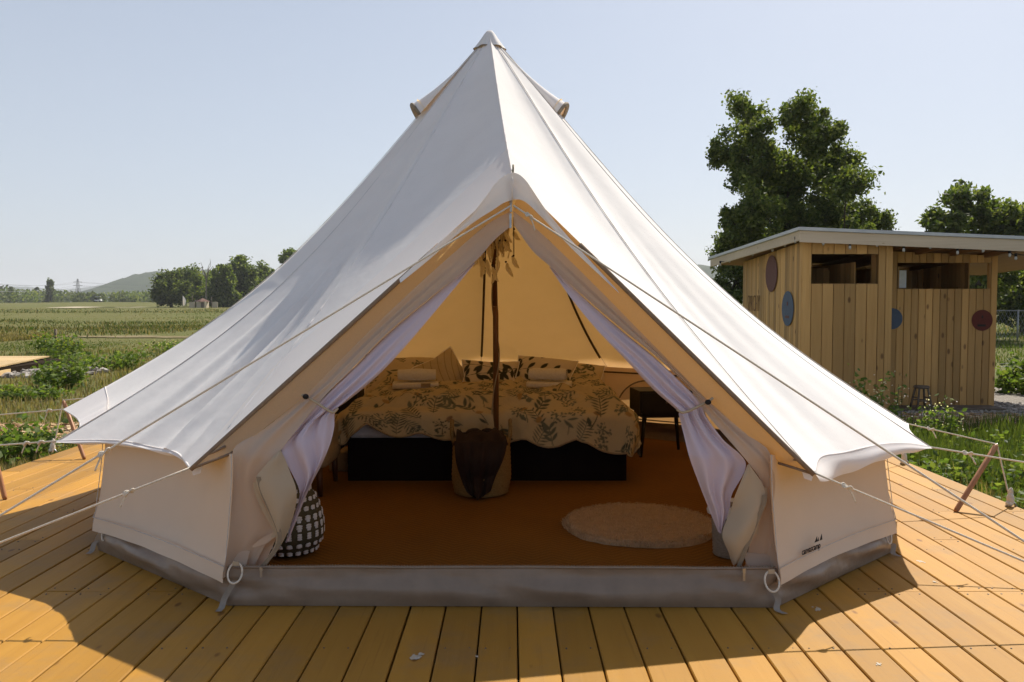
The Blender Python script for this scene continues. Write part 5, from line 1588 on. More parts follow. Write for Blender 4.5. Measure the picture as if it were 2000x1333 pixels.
# bed
BX0, BX1, BY0, BY1, BH = -1.162, 0.812, 5.79, 7.78, 0.30
bed = thing('double_bed', ((BX0 + BX1) / 2, (BY0 + BY1) / 2, ZC), 'wide double bed with black base under the floral duvet', 'bed')
mid = (BX0 + BX1) / 2
MB().box(((BX0 + mid) / 2, BY0 + 0.012, ZC + BH / 2), (mid - BX0 - 0.006, 0.024, BH)).build('front_board', MT['darkwood'], bed, False)
MB().box(((BX1 + mid) / 2, BY0 + 0.012, ZC + BH / 2), (BX1 - mid - 0.006, 0.024, BH)).build('front_board', MT['darkwood'], bed, False)
for x in (BX0 + 0.012, BX1 - 0.012):
    MB().box((x, (BY0 + BY1) / 2 + 0.014, ZC + BH / 2), (0.024, BY1 - BY0 - 0.03, BH)).build('side_board', MT['darkwood'], bed, False)
MB().box((mid, BY1 - 0.0, ZC + BH / 2), (BX1 - BX0 - 0.06, 0.024, BH)).build('head_board', MT['darkwood'], bed, False)
for a, b in ((BX0, mid), (mid, BX1)):
    m = MB(); w = (b - a) - 0.03
    nx, ny = 12, 16
    P = []
    for (z, ins) in ((0.0, 0.012), (0.02, 0.0), (0.12, 0.0), (0.15, 0.02), (0.16, 0.06)):
        P.append([((a + b) / 2 + sx * (w / 2 - ins), (BY0 + BY1) / 2 + sy * ((BY1 - BY0) / 2 - 0.01 - ins), ZC + BH + 0.002 + z) for sx, sy in ((-1, -1), (1, -1), (1, 1), (-1, 1))])
    Vv = np.array(P).reshape(-1, 3)
    Fm = [(3, 2, 1, 0), (16, 17, 18, 19)] + [(4 * l + i, 4 * l + (i + 1) % 4, 4 * l + 4 + (i + 1) % 4, 4 * l + 4 + i) for l in range(4) for i in range(4)]
    m.add(Vv, Fm); m.build('mattress', MT['mattress'], bed, False)
ZB = ZC + BH + 0.165

# printed botanical pattern painted over a regular grid of cloth coordinates
class Print:
    def __init__(s, nu, nv, Lu, Lv, base):
        s.nu, s.nv, s.Lu, s.Lv = nu, nv, Lu, Lv
        s.C = np.tile(np.array(base, float), (nu, nv, 1))
        s.u, s.v = np.linspace(0, Lu, nu), np.linspace(0, Lv, nv)
    def leaf(s, cx, cy, a, b, th, col, lens=True, alpha=1.0):
        r = a * 1.05
        i0, i1 = np.searchsorted(s.u, (cx - r, cx + r)); j0, j1 = np.searchsorted(s.v, (cy - r, cy + r))
        if i0 >= i1 or j0 >= j1: return
        U, Vv = np.meshgrid(s.u[i0:i1] - cx, s.v[j0:j1] - cy, indexing='ij')
        x = U * math.cos(th) + Vv * math.sin(th); y = -U * math.sin(th) + Vv * math.cos(th)
        f = b * np.maximum(0, 1 - (x / a) ** 2) if lens else b * np.sqrt(np.maximum(0, 1 - (x / a) ** 2))
        e = min(0.006, b * 0.8)
        k = np.clip((f - np.abs(y)) / e + 0.5, 0, 1)[..., None] * (f > 0)[..., None] * alpha
        s.C[i0:i1, j0:j1] = s.C[i0:i1, j0:j1] * (1 - k) + np.array(col) * k
    def stem(s, x, y, th, L, w, col, curve=0.0):
        n = max(3, int(L / 0.012))
        for t in np.linspace(0, 1, n):
            q = th + curve * t
            s.leaf(x, y, L / n * 1.1, w, q, col, False)
            x += math.cos(q) * L / n; y += math.sin(q) * L / n
        return x, y
    def fern(s, x, y, th, L, col, curve=0.3):
        n = max(5, int(L / 0.026))
        for k in range(n):
            t = k / n; q = th + curve * t
            l = L * 0.17 * math.sin(math.pi * (0.15 + 0.8 * t)) + 0.006
            for sd in (-1, 1):
                a = q + sd * 0.95
                s.leaf(x + math.cos(a) * l, y + math.sin(a) * l, l, 0.0058, a, col)
            s.leaf(x, y, L / n * 0.7, 0.003, q, col, False)
            x += math.cos(q) * L / n; y += math.sin(q) * L / n
    def sprig(s, x, y, th, L, col, curve=0.4, pair=4, lw=0.3, la=0.05):
        for k in range(pair):
            t = (k + 0.6) / pair
            q = th + curve * t
            xx, yy = x + math.cos(th + curve * t * 0.5) * L * t, y + math.sin(th + curve * t * 0.5) * L * t
            for sd in (-1, 1):
                a = q + sd * 0.75
                s.leaf(xx + math.cos(a) * la, yy + math.sin(a) * la, la, la * lw, a, col)
        s.stem(x, y, th, L, 0.0032, col, curve)
    def flower(s, x, y, th, L, col, fcol):
        ex, ey = s.stem(x, y, th, L, 0.0035, col, 0.3)
        for k in range(7):
            a = th + 0.3 + (k - 3) * 0.4
            s.leaf(ex + math.cos(a) * 0.016, ey + math.sin(a) * 0.016, 0.021, 0.008, a, fcol)
        s.leaf(x + math.cos(th + 0.8) * L * 0.35, y + math.sin(th + 0.8) * L * 0.35, L * 0.3, 0.016, th + 0.7, col)
    def berries(s, x, y, r, col):
        for _ in range(26):
            a, q = rng.uniform(0, 6.28), r * math.sqrt(rng.random())
            s.leaf(x + q * math.cos(a), y + q * math.sin(a), 0.009, 0.0065, a, col, False)
        for _ in range(5):
            a = rng.uniform(0, 6.28); s.stem(x, y, a, r * 0.9, 0.002, col)
GG, GD, OC, BR = (0.130, 0.135, 0.090), (0.088, 0.094, 0.062), (0.34, 0.21, 0.085), (0.25, 0.155, 0.075)
def botanical(pr, n, r):
    """scatter motifs on a jittered lattice"""
    step = math.sqrt(pr.Lu * pr.Lv / n)
    k = 0
    for i in range(int(pr.Lu / step) + 1):
        for j in range(int(pr.Lv / step) + 1):
            x, y = (i + 0.5 * (j % 2) + r.uniform(-.25, .25)) * step, (j + r.uniform(-.25, .25)) * step
            th = r.uniform(0.7, 2.5) if r.random() < 0.7 else r.uniform(0, 6.28)
            q = r.choice([0, 0, 1, 1, 2, 3, 3, 4, 5])
            c = GG if r.random() < 0.6 else GD
            if q == 0: pr.fern(x, y, th, r.uniform(0.15, 0.24), c, r.uniform(-.5, .5))
            elif q == 1: pr.sprig(x, y, th, r.uniform(0.10, 0.15), c, r.uniform(-.5, .5), 3, 0.34, 0.036)
            elif q == 2: pr.flower(x, y, th, r.uniform(0.09, 0.15), c, OC if r.random() < 0.7 else BR)
            elif q == 3: pr.berries(x, y, r.uniform(0.05, 0.075), c)
            elif q == 4: pr.leaf(x, y, r.uniform(0.05, 0.07), 0.012, th, c); pr.leaf(x + 0.03, y + 0.04, 0.04, 0.010, th + 0.9, c); pr.stem(x, y, th + 2.5, 0.1, 0.003, c)
            else: pr.fern(x, y, th, r.uniform(0.12, 0.18), GD, 0.6); pr.flower(x + 0.05, y, th + 0.5, 0.08, c, OC)

# duvet: a cloth that lies on the mattress and falls over the foot and the sides
NU, NV = 430, 380
UL, UR, VF, VH = -1.36, 1.36, 0.36, 1.86     # cloth coordinates relative to the bed centre line and foot edge
r2 = np.random.default_rng(5)
pr = Print(NU, NV, UR - UL, VF + VH, (0.48, 0.38, 0.225))
botanical(pr, 300, r2)
uu, vv = np.linspace(UL, UR, NU), np.linspace(-VF, VH, NV)
P = np.zeros((NU, NV, 3))
hw = (BX1 - BX0) / 2 - 0.015
def foot_len(x):
    """how far the duvet falls over the foot, scalloped, longer at the right"""
    base = np.interp(x, [-1.4, -1.05, -0.85, -0.6, -0.3, 0.1, 0.45, 0.70, 0.80, 0.96, 1.1, 1.4], [0.30, 0.28, 0.165, 0.22, 0.245, 0.26, 0.29, 0.265, 0.31, 0.37, 0.37, 0.36])
    return base + 0.050 * np.abs(np.sin(x * 8.7 + 0.9)) - 0.02
for i, u in enumerate(uu):
    fl = float(foot_len(u))
    for j, v in enumerate(vv):
        v2 = v if v >= 0 else v / VF * fl
        da = max(0.0, abs(u) - hw + 0.02); db = max(0.0, -v2)
        L = math.hypot(da, db)
        if da > 0 and db > 0:
            ca_, sa_ = da / L, db / L
            L = min(L, 1.0 / math.sqrt((ca_ / 0.30) ** 2 + (sa_ / max(fl, 0.1)) ** 2))
        cx = max(-hw + 0.02, min(hw - 0.02, u)); cy = max(0.0, v2)
        rr = 0.095
        if L > 0:
            if L < rr * 1.57: ho, dz = rr * math.sin(L / rr), rr * (1 - math.cos(L / rr))
            else: ho, dz = rr + 0.05 * (L - rr * 1.57), rr + (L - rr * 1.57) * 0.98
            hyp = math.hypot(da, db); dx, dy = (math.copysign(da, u) / hyp, -db / hyp)
        else: ho, dz, dx, dy = 0, 0, 0, 0
        P[i, j] = (mid + cx + dx * ho, BY0 + 0.01 + cy + dy * ho, ZB + 0.035 - dz)
X0, Y0 = np.meshgrid(uu, vv, indexing='ij')
puff = 0.12 * fbm(X0 * 3.6, Y0 * 4.2, 41) + 0.045 * fbm(X0 * 12, Y0 * 11, 44) + 0.045 * sstep(1.0, 1.75, Y0)
flat = sstep(-0.04, 0.1, Y0) * (1 - sstep(0.90, 1.02, np.abs(X0)))
P[..., 2] += puff * (0.25 + 0.75 * flat)
hang = (1 - sstep(-0.12, -0.02, Y0))
P[..., 1] -= hang * (0.055 * fbm(X0 * 6, Y0 * 2.5, 46) + 0.018 * np.sin(X0 * 21 + 2 * np.sin(X0 * 5)))
sd = sstep(1.0, 1.1, np.abs(X0))
P[..., 0] += np.sign(X0) * sd * 0.04 * fbm(Y0 * 6, X0 * 3, 47)
duv = MB().grid(P, col=pr.C)
o = duv.at_own('duvet', MT['duvet'], (mid, 6.8, ZB))
tag(o, 'cream duvet with printed ferns and flowers spread over the bed', 'duvet')
edge = np.concatenate([P[::6, 0]])
e = MB().tube(edge + (0, -0.002, 0), 0.007, 6).build('piping', MT['beige'], o)

# pillows and cushions
def cushion(name, label, c, w, h, t, rx, rz, roll, prnt, mat, cat='cushion', group=None, n=90, sq=3.0):
    """soft rectangular cushion; local x = width, y = height, z = thickness; rx leans it back"""
    u, v = np.meshgrid(np.linspace(-1, 1, n), np.linspace(-1, 1, n), indexing='ij')
    prof = np.clip((1 - np.abs(u) ** 2.6), 0, 1) ** 0.55 * np.clip((1 - np.abs(v) ** 2.6), 0, 1) ** 0.55
    pin = 1 - 0.13 * (1 - np.abs(u * v)) * np.maximum(np.abs(u), np.abs(v)) ** 3
    wr = 0.10 * (fbm(u * 2.5 + 5, v * 2.5, 51) - 0.5) + 0.05 * (fbm(u * 7, v * 6, 53) - 0.5)
    x, y, z = u * w / 2 * pin, v * h / 2 * pin, t / 2 * prof * (1 + wr)
    R = np.array(Matrix.Rotation(rz, 3, 'Z') @ Matrix.Rotation(rx, 3, 'X') @ Matrix.Rotation(roll, 3, 'Z'))
    m = MB()
    for s in (1, -1):
        Q = np.stack([x, y, s * z], -1) @ R.T + np.array(c)
        if s < 0: Q = Q[::-1]
        C = prnt.C if s > 0 else prnt.C[::-1]
        m.grid(Q, col=C)
    o = m.at_own(name, mat, c)
    rim = [np.array((x[i, 0], y[i, 0], 0)) for i in range(0, n, 4)] + [np.array((x[-1, j], y[-1, j], 0)) for j in range(0, n, 4)] + [np.array((x[i, -1], y[i, -1], 0)) for i in range(n - 1, -1, -4)] + [np.array((x[0, j], y[0, j], 0)) for j in range(n - 1, -1, -4)]
    MB().tube(np.array(rim) @ R.T + np.array(c), 0.006, 5).build('piping', MT['beige'] if mat is MT['duvet'] else MT['hem'], o)
    return tag(o, label, cat, group)
def leaf_print(Lu, Lv, seed, n=90):
    r = np.random.default_rng(seed)
    p = Print(n, n, Lu, Lv, (0.60, 0.51, 0.40))
    D = (0.045, 0.045, 0.028)
    for k in range(3):
        x, y, th = r.uniform(0.0, Lu), (k + 0.4) * Lv / 3, r.uniform(-0.6, 0.6) + (0 if k % 2 else math.pi)
        for g in range(-3, 4):
            xx, yy = x + math.cos(th) * g * 0.115, y + math.sin(th) * g * 0.115
            for sd in (-1, 1):
                a = th + sd * (0.85 + 0.2 * r.random())
                p.leaf(xx + math.cos(a) * 0.05, yy + math.sin(a) * 0.05, 0.048, 0.020, a, D)
            p.leaf(xx, yy, 0.06, 0.0035, th, D, False)
    return p
def plain_print(n=90, ribs=True):
    p = Print(n, n, 0.5, 0.5, (0.50, 0.40, 0.25))
    for k in range(9):
        x = 0.03 + k * 0.055
        p.stem(x, 0.0, 1.9 - k * 0.08, 0.55, 0.004, (0.30, 0.22, 0.12), -0.7)
    return p
def flower_print(seed, n=110):
    p = Print(n, n, 0.72, 0.5, (0.56, 0.455, 0.30))
    botanical(p, 14, np.random.default_rng(seed))
    return p
zt = ZB + 0.085
cushion('bed_pillow', 'floral pillow at the left head of the bed', (at(790, 742, 7.45)), 0.76, 0.50, 0.30, 0.7, 0.12, 0.06, flower_print(2, 90), MT['print'], 'pillow', 'floral pillows on the bed')
cushion('bed_pillow', 'floral pillow at the right head of the bed behind the towels', (at(1100, 752, 7.48)), 0.74, 0.50, 0.30, 0.7, -0.15, 0.0, flower_print(4, 90), MT['print'], 'pillow', 'floral pillows on the bed')
cushion('cushion', 'plain cream ribbed cushion tilted on its corner', at(866, 733, 7.22), 0.40, 0.40, 0.15, 1.05, 0.1, 0.55, plain_print(), MT['print'])
cushion('cushion', 'upright white cushion with dark leaf print behind the pole', at(957, 737, 7.10), 0.50, 0.32, 0.16, 1.0, 0.03, -0.04, leaf_print(0.5, 0.34, 8), MT['print'], group='leaf print cushions')
cushion('cushion', 'white leaf print cushion lying against the right pillow', at(1062, 733, 7.2), 0.54, 0.40, 0.19, 0.75, -0.15, -0.12, leaf_print(0.54, 0.42, 11), MT['print'], group='leaf print cushions')
# towels
def towel_stack(label, px, py, Y, flip, loc_z):
    c = at(px, py, Y); c[2] = loc_z
    root = thing('towel_stack', c, label, 'towels')
    # folded towel below: rounded slab with turned edge
    def slab(cx, cy, cz, w, d, h, rz):
        m = MB()
        th = np.linspace(0, 2 * math.pi, 25)
        prof = np.stack([np.sign(np.cos(th)) * np.abs(np.cos(th)) ** 0.45 * d / 2, np.sign(np.sin(th)) * np.abs(np.sin(th)) ** 0.6 * h / 2], -1)
        R = np.array(Matrix.Rotation(rz, 3, 'Z'))
        rows = []
        for s, k in ((-1, 0.80), (-0.96, 0.95), (-0.8, 1), (0, 1.03), (0.8, 1), (0.96, 0.95), (1, 0.80)):
            rows.append(np.stack([np.full(25, s * w / 2), prof[:, 0] * k, prof[:, 1] * k + h / 2], -1) @ R.T + np.array((cx, cy, cz)))
        return m.grid(np.array(rows))
    s = -1 if flip else 1
    slab(c[0], c[1], c[2], 0.36, 0.2, 0.055, 0.10 * s).build('folded_towel', MT['towel'], root)
    # rolled towel: spiral cross-section
    th = np.linspace(0, 5.2 * math.pi, 90)
    rad = 0.012 + 0.046 * th / th[-1]
    sp = np.stack([rad * np.cos(th), rad * np.sin(th)], -1)
    m = MB(); rows = []
    R = np.array(Matrix.Rotation(0.10 * s - (0.12 if flip else 0), 3, 'Z'))
    for x in np.linspace(-0.15, 0.15, 9):
        k = 1 - 0.10 * abs(x / 0.15) ** 3 + 0.05 * math.sin(x * 31 + px)
        rows.append(np.stack([np.full(90, x + 0.01 * s), sp[:, 0] * 1.25 * k, sp[:, 1] * k + 0.105], -1) @ R.T + c)
    m.grid(np.array(rows)).build('rolled_towel', MT['towel'], root)
    return root, c
rt, c = towel_stack('white rolled towel on a folded one at the left of the bed', 812, 765, 6.55, False, ZB + 0.11)
tag(MB().box(c + (0.09, -0.095, 0.035), (0.075, 0.02, 0.03), rz=0.1).at_own('soap_box', MT['beige'], c + np.array((0.09, -0.095, 0.02)), False), 'small pale soap box leaning on the left towels', 'box')
towel_stack('white rolled towel on a folded one at the right of the bed', 1073, 763, 6.6, True, ZB + 0.11)

# nightstand at the right
c = np.array((at(1290, 800, 6.85)[0], 6.85, ZC))
ns = thing('bedside_table', c, 'dark bedside table with one drawer on splayed tapered legs', 'bedside table')
RZ = 0.10
Rm = np.array(Matrix.Rotation(RZ, 3, 'Z'))
zt0 = zs(806, 6.75); zt1 = zs(763, 6.75)
MB().box(c + (0, 0, (zt0 + zt1) / 2 - ZC), (0.44, 0.34, zt1 - zt0), rz=RZ).build('cabinet', MT['nightwood'], ns, False)
d = MB().box(c + Rm @ (0, -0.172, (zt0 + zt1) / 2 - ZC), (0.40, 0.012, zt1 - zt0 - 0.03), rz=RZ).build('drawer', MT['nightwood'], ns, False)
MB().ball(c + Rm @ (0, -0.19, (zt0 + zt1) / 2 - ZC), 0.012).build('knob', MT['brass'], d)
MB().box(c + (0, 0, zt0 - ZC - 0.022), (0.38, 0.28, 0.04), rz=RZ).build('apron', MT['nightwood'], ns, False)
for sx in (-1, 1):
    for sy in (-1, 1):
        MB().tube([c + Rm @ (sx * 0.205, sy * 0.155, 0), c + Rm @ (sx * 0.165, sy * 0.12, zt0 - ZC - 0.005)], [0.012, 0.02], 8).build('leg', MT['nightwood'], ns)
# the other nightstand, mostly hidden by the left curtain
c = np.array((-1.42, 6.75, ZC))
ns2 = thing('bedside_table', c, 'dark bedside table half hidden behind the left curtain', 'bedside table')
MB().box(c + (0, 0, 0.45), (0.36, 0.32, 0.17)).build('cabinet', MT['nightwood'], ns2, False)
for sx in (-1, 1):
    for sy in (-1, 1):
        MB().tube([c + (sx * 0.16, sy * 0.14, 0), c + (sx * 0.14, sy * 0.12, 0.37)], [0.012, 0.02], 8).build('leg', MT['nightwood'], ns2)
# armchair behind the left curtain
c = np.array((-1.48, 5.55, ZC))
ch = thing('armchair', c, 'low beige armchair with dark wooden legs behind the left curtain', 'chair')
def soft(m, c, size, r=0.03, rz=0.0, rx=0.0):
    th = np.linspace(0, 2 * math.pi, 33)[:-1]
    w, d, h = size
    rows = []
    Rr = np.array(Matrix.Rotation(rz, 3, 'Z') @ Matrix.Rotation(rx, 3, 'X'))
    for z, k in ((-1, 0.86), (-0.94, 0.96), (-0.7, 1.0), (0, 1.015), (0.7, 1.0), (0.94, 0.96), (1, 0.86)):
        x = np.sign(np.cos(th)) * np.abs(np.cos(th)) ** 0.35 * w / 2 * k
        y = np.sign(np.sin(th)) * np.abs(np.sin(th)) ** 0.35 * d / 2 * k
        rows.append(np.stack([x, y, np.full(32, z * h / 2)], -1) @ Rr.T + np.array(c))
    G = np.array(rows).transpose(1, 0, 2)
    m.grid(G, True)
    n = 32
    m.add(np.array(rows)[0], [tuple(range(31, -1, -1))]); m.add(np.array(rows)[-1], [tuple(range(32))])
    return m
soft(MB(), c + (0, 0, 0.255), (0.56, 0.56, 0.15)).build('seat', MT['beige'], ch)
soft(MB(), c + (0.225, 0.02, 0.31), (0.10, 0.52, 0.25)).build('armrest', MT['beige'], ch)
soft(MB(), c + (-0.25, 0, 0.42), (0.12, 0.56, 0.42)).build('backrest', MT['beige'], ch)
for sx in (-1, 1):
    for sy in (-1, 1):
        MB().tube([c + (sx * 0.235, sy * 0.235, 0), c + (sx * 0.225, sy * 0.225, 0.19)], [0.017, 0.024], 8).build('leg', MT['legwood'], ch)
q = at(667, 902, 6.2)
m = soft(MB(), (q[0], 6.2, ZC + 0.075), (0.16, 0.22, 0.15))
tag(m.at_own('floor_cushion', MT['beige'], (q[0], 6.2, ZC)), 'small beige floor cushion between armchair and bed', 'cushion')

# basket with a brown throw
c = np.array((at(940, 975, 5.42)[0], 5.42, ZC))
bk = thing('seagrass_basket', c, 'seagrass basket with tall handles in front of the bed and pole', 'basket')
m = MB()
prof = []
for k in range(13):
    z = 0.012 + 0.345 * k / 12
    r = 0.178 + 0.022 * math.sin(min(1, k / 5) * math.pi * 0.55) - 0.014 * k / 12
    prof += [(r + 0.004, z), (r, z + 0.013)]
m.lathe([(0.002, 0.004), (0.16, 0.004), (0.178, 0.010)] + prof + [(0.184, 0.372), (0.176, 0.376), (0.170, 0.365), (0.165, 0.20), (0.15, 0.04), (0.002, 0.03)], c, 36, lambda a, z: 1 + 0.012 * math.sin(a * 3 + z * 6))
m.build('body', MT['basket'], bk)
for s in (-1, 1):
    A = [c + (s * 0.178, -0.035, 0.34), c + (s * 0.192, -0.03, 0.41), c + (s * 0.192, -0.012, 0.475), c + (s * 0.192, 0.012, 0.475), c + (s * 0.192, 0.03, 0.41), c + (s * 0.178, 0.035, 0.34)]
    MB().tube(catmull(A, 20), 0.013, 8).build('handle', MT['basket'], bk)
# throw: hangs over the front rim and tapers to a point
nu, nv = 40, 60
P = np.zeros((nu, nv, 3))
for j in range(nv):
    v = j / (nv - 1)
    for i in range(nu):
        s = i / (nu - 1) * 2 - 1
        if v < 0.25:
            k = v / 0.25
            w = 0.150 + 0.01 * k
            y = c[1] + 0.06 - 0.262 * k
            z = c[2] + 0.362 + 0.055 * math.sin(math.pi * (0.25 + 0.60 * k)) + 0.028 * (vnoise(s * 3.1 + 5, k * 3, 2) - 0.5) * 2
        else:
            k = (v - 0.25) / 0.75
            w = 0.168 - 0.100 * k ** 1.5 - 0.035 * max(0, (k - 0.9) / 0.1) ** 2
            y = c[1] - 0.178 - 0.075 * math.sin(math.pi * min(1, k * 1.4 + 0.12)) - 0.02
            z = c[2] + 0.385 - 0.378 * k + 0.02 * abs(s) * k
        fold = 0.016 * math.sin(s * 8 + 1.5 * v) + 0.010 * math.sin(s * 17 - v * 3) + 0.012 * (vnoise(s * 3, v * 4, 8) - 0.5)
        bow = 0.05 * s * s - 0.035
        P[i, j] = (c[0] - 0.012 + s * w * (1.0 + 0.10 * s * v) + 0.012 * math.sin(v * 6), y + bow - fold * (0.4 + 0.6 * min(1, v * 2)), z)
m = MB().grid(P)
for dx, rr, zz in ((-0.05, 0.06, 0.39), (0.04, 0.05, 0.395), (0.10, 0.042, 0.375), (-0.11, 0.045, 0.37)):
    m.tube(catmull([c + (dx - 0.05, -0.09, zz - 0.04), c + (dx - 0.02, -0.05, zz + 0.012), c + (dx + 0.03, -0.06, zz + 0.014), c + (dx + 0.06, -0.10, zz - 0.04)], 12), rr * 0.5, 8)
tag(m.at_own('throw_blanket', MT['throw'], c + np.array((0, -0.2, 0.35))), 'dark brown plush throw hanging out of the seagrass basket', 'blanket')

# patterned pouf at the left, behind the sill
c = np.array((at(566, 1100, 4.10)[0], 4.12, ZC))
pf = thing('woven_pouf', c, 'egg shaped olive pouf with rows of white woollen dashes', 'pouf')
PRF = [(0.002, 0.002), (0.09, 0.0), (0.135, 0.03), (0.165, 0.09), (0.168, 0.14), (0.158, 0.20), (0.135, 0.27), (0.10, 0.325), (0.055, 0.36), (0.015, 0.375), (0.001, 0.376)]
pfp = catmull(np.array(PRF), 40)
MB().lathe(pfp, c, 40).build('body', MT['pouf'], pf)
m = MB()
for q in range(8):
    z = 0.035 + 0.041 * q
    r = float(np.interp(z, [p[1] for p in PRF[2:]], [p[0] for p in PRF[2:]]))
    nn_ = 21
    for k in range(nn_):
        a = 2 * math.pi * (k + 0.5) / nn_
        out = np.array((math.cos(a), math.sin(a), 0))
        tan = np.array((-math.sin(a), math.cos(a), 0))
        w = min(0.0195, 2 * math.pi * r / nn_ * 0.43)
        for dz in (-0.0105, 0.0, 0.0105):
            R = np.stack([tan, out, np.array((0, 0, 1.0))], 1)
            m.ball(c + out * (r - 0.001) + np.array((0, 0, z + dz)), (w * (1.0 if dz == 0 else 0.9), 0.0055, 0.0080), 6, 4, R=R)
tag(m.build('woollen_dashes', MT['tuft'], pf), 'rows of white woollen dashes', kind='stuff')

# round fur rug
c = np.array((at(1250, 1040, 4.6)[0], 4.61, ZC))
na, nr_ = 120, 26
P = np.zeros((na, nr_, 3))
for i in range(na):
    a = 2 * math.pi * i / na
    R_ = 0.432 * (1 + 0.018 * math.sin(a * 5 + 1) + 0.02 * (vnoise(a * 4, 0, 3) - 0.5) + 0.012 * (vnoise(a * 20, 1, 3) - 0.5))
    for j in range(nr_):
        k = j / (nr_ - 1)
        x, y = R_ * k * math.cos(a), R_ * k * math.sin(a)
        z = 0.028 * (1 - max(0, (k - 0.93) / 0.07) ** 2) + 0.006 * (vnoise(x * 16, y * 30, 7) - 0.5)
        P[i, j] = c + (x, y, max(z, 0.0))
rug = MB().grid(P, True).at_own('fur_rug', MT['fur'], c)
tag(rug, 'round cream fur rug lying on the jute carpet by the door', 'rug')
n = 9000
a = rng.uniform(0, 6.283, n); k = np.sqrt(rng.random(n)) * 0.43
k[:1600] = rng.uniform(0.40, 0.44, 1600)
Q = np.stack([c[0] + k * np.cos(a), c[1] + k * np.sin(a), np.full(n, c[2] + 0.020)], -1)
Q[k > 0.42, 2] -= 0.014
fm = leafmat('fur_hair', tr=0.1)
V, Fa, C = blades(Q, rng.uniform(0.012, 0.024, n), np.full(n, 0.0016), np.tile(np.array((0.50, 0.36, 0.22)), (n, 1)) * rng.uniform(0.75, 1.15, (n, 1)), 0.9)
tag(np_mesh('pile', V, Fa, fm, C, rug), kind='stuff')

# wicker bin behind the right curtain
c = np.array((at(1424, 1100, 4.12)[0], 4.08, ZC))
wb_ = thing('wicker_bin', c, 'small grey wicker bin with white liner behind the right flap', 'bin')
m = MB(); prof = [(0.002, 0.003), (0.088, 0.003)]
for k in range(14): prof += [(0.092 + 0.0008 * k, 0.008 + k * 0.0165), (0.0885 + 0.0008 * k, 0.008 + k * 0.0165 + 0.010)]
m.lathe(prof + [(0.098, 0.245), (0.09, 0.24), (0.085, 0.03), (0.002, 0.02)], c, 32).build('body', MT['wicker'], wb_)
MB().lathe([(0.088, 0.20), (0.096, 0.25), (0.106, 0.262), (0.112, 0.25), (0.115, 0.225), (0.110, 0.205)], c, 30, lambda a, z: 1 + 0.05 * math.sin(a * 9) * (z < 0.24) + 0.03 * math.sin(a * 5)).build('liner', MT['liner'], wb_)

# macrame hanging with feathers at the top of the pole
c = np.array((-0.12, 5.60, 2.02))
mc = thing('dream_catcher', c, 'cream macrame hanging with threads and feathers near the top of the pole', 'hanging')
hoop = [c + np.array((0.15 * math.cos(a), 0.03 * math.sin(a) + 0.02, 0.0 + 0.02 * math.sin(a))) for a in np.linspace(0, 2 * math.pi, 40)]
MB().tube(hoop, 0.007, 6).build('hoop', MT['macrame'], mc)
m = MB(); beads = MB()
def thread(x, y, z0, z1, r=0.0035):
    z = np.linspace(z0, z1, 9)
    m.tube(np.stack([x + 0.007 * np.sin(z * 40 + x * 60), y + 0.006 * np.cos(z * 33 + x * 90), z], -1), r, 4)
for k in range(90):
    x = c[0] + rng.uniform(-0.15, 0.10)
    y = c[1] + rng.uniform(-0.04, 0.04)
    z1 = 1.59 + 0.22 * (x - c[0] + 0.05) + rng.uniform(-0.05, 0.09)
    thread(x, y, c[2] + rng.uniform(-0.03, 0.02), z1, rng.uniform(0.0025, 0.005))
for k in range(14):
    thread(c[0] + rng.uniform(-0.16, 0.11), c[1] - 0.04, c[2] - 0.02, 1.62 + rng.uniform(-0.05, 0.1), 0.002)
m.build('threads', MT['macrame'], mc)
for (x, y) in ((932, 494), (945, 508), (961, 518), (976, 470), (987, 470), (988, 512), (1004, 448), (1003, 500), (1001, 502)):
    beads.ball(at(x, y, 5.53), 0.0075, 8, 6)
beads.build('beads', MT['bead'], mc)
for dx in (-0.0025, 0.0025):
    MB().tube([at(1003, 425, 5.5) + (dx, 0, 0), at(1003.5, 500, 5.53) + (dx, 0, 0)], 0.0018, 5).build('string', MT['cord'], mc)
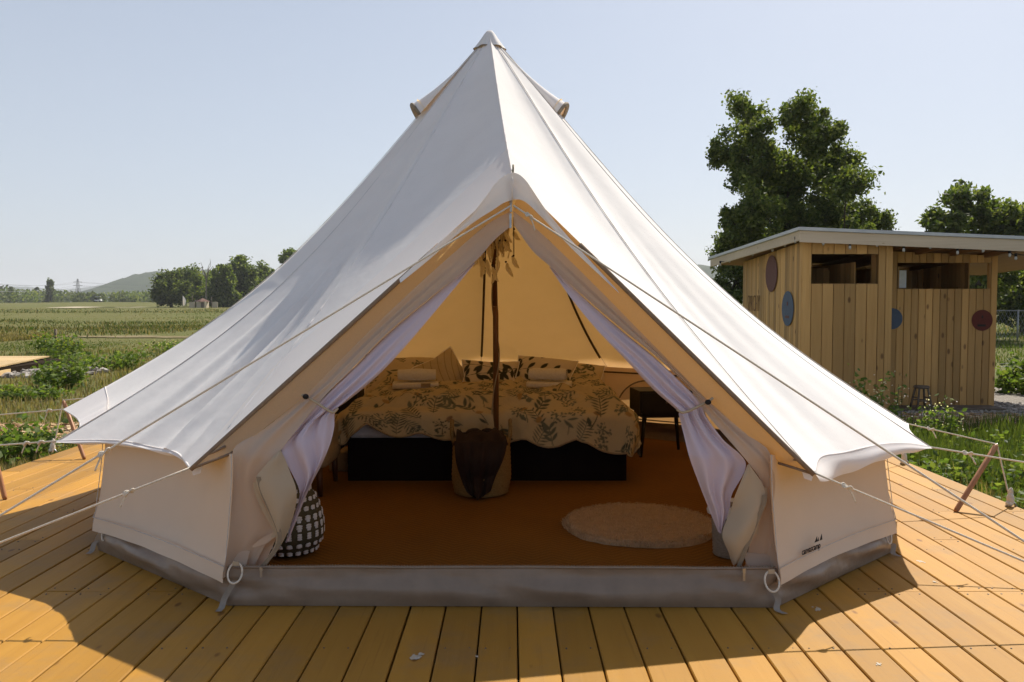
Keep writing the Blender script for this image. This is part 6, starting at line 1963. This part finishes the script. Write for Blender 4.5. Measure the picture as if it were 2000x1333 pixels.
def feather(px, py, L, w, th, curl):
    o = at(px, py, 5.53 + rng.uniform(-0.03, 0.03))
    n = 14
    t = np.linspace(0, 1, n)
    ang_ = th + curl * t
    sx = np.cumsum(np.sin(ang_)) * L / n; sz = -np.cumsum(np.cos(ang_)) * L / n
    wd = 0.62 * w * np.sin(math.pi * np.clip(t * 0.9 + 0.08, 0, 1)) ** 0.7
    ctr = np.stack([o[0] + sx, np.full(n, o[1]), o[2] + sz], -1)
    side = np.stack([np.cos(ang_), np.full(n, 0.25), np.sin(ang_)], -1)
    rag = 1 + 0.25 * rng.uniform(-1, 1, (n, 2))
    P = np.stack([ctr - side * (wd * rag[:, 0])[:, None], ctr + np.array((0, -0.006, 0)), ctr + side * (wd * rag[:, 1])[:, None]], 1)
    f = MB().grid(P).build('feather', MT['feather'], mc)
    MB().tube(ctr[::3] + (0, -0.008, 0), 0.0015, 4).build('quill', MT['macrame'], f)
for args in ((1003, 450, 0.085, 0.024, 0.15, 0.9), (1002, 500, 0.095, 0.028, 0.05, 0.8), (990, 512, 0.11, 0.026, 0.1, 0.6), (982, 470, 0.10, 0.025, 0.5, 0.3), (962, 520, 0.115, 0.024, 0.1, 0.5), (944, 508, 0.12, 0.030, -0.05, -0.15),
             (934, 494, 0.10, 0.026, -0.2, -0.3), (950, 505, 0.13, 0.028, 0.15, 0.1), (968, 528, 0.10, 0.020, -0.1, -0.4), (985, 450, 0.10, 0.022, 0.3, 0.5), (938, 500, 0.11, 0.024, 0.1, 0.2), (956, 470, 0.12, 0.026, -0.1, 0.2), (970, 500, 0.12, 0.024, 0.2, -0.4)):
    feather(*args)
# cable winding down the pole
z = np.concatenate([np.linspace(1.75, 0.62, 60), np.linspace(0.60, 0.42, 10)])
a = z * 8.5
r = 0.024 + 0.016 * (1 - sstep(0.42, 0.62, z)) + 0.004 * np.sin(z * 9)
px_ = -0.108 - 0.008 * z / 1.2
pts = np.stack([px_ + r * np.sin(a), 5.66 - r * np.cos(a), z], -1)
o = MB().tube(pts, 0.0045, 6).at_own('power_cable', MT['cable'], (-0.11, 5.63, 1.0))
tag(o, 'beige power cable winding down the centre pole into the basket', 'cable')

# ------------------------------------------------------------------ air
hz = bpy.data.materials.new('haze_air'); hz.use_nodes = True
hn, hl = hz.node_tree.nodes, hz.node_tree.links
hn.clear()
ho = hn.new('ShaderNodeOutputMaterial'); hv = hn.new('ShaderNodeVolumePrincipled')
hv.inputs['Color'].default_value = (0.92, 0.95, 1.0, 1)
hv.inputs['Density'].default_value = HAZE
hv.inputs['Anisotropy'].default_value = 0.2
hl.new(hv.outputs[0], ho.inputs['Volume'])
m = MB().box((0, 2770, 62), (6600, 5660, 130))
tag(m.at_own('haze', hz, (0, 2770, 0), False), 'thin summer haze over the meadow', kind='stuff')
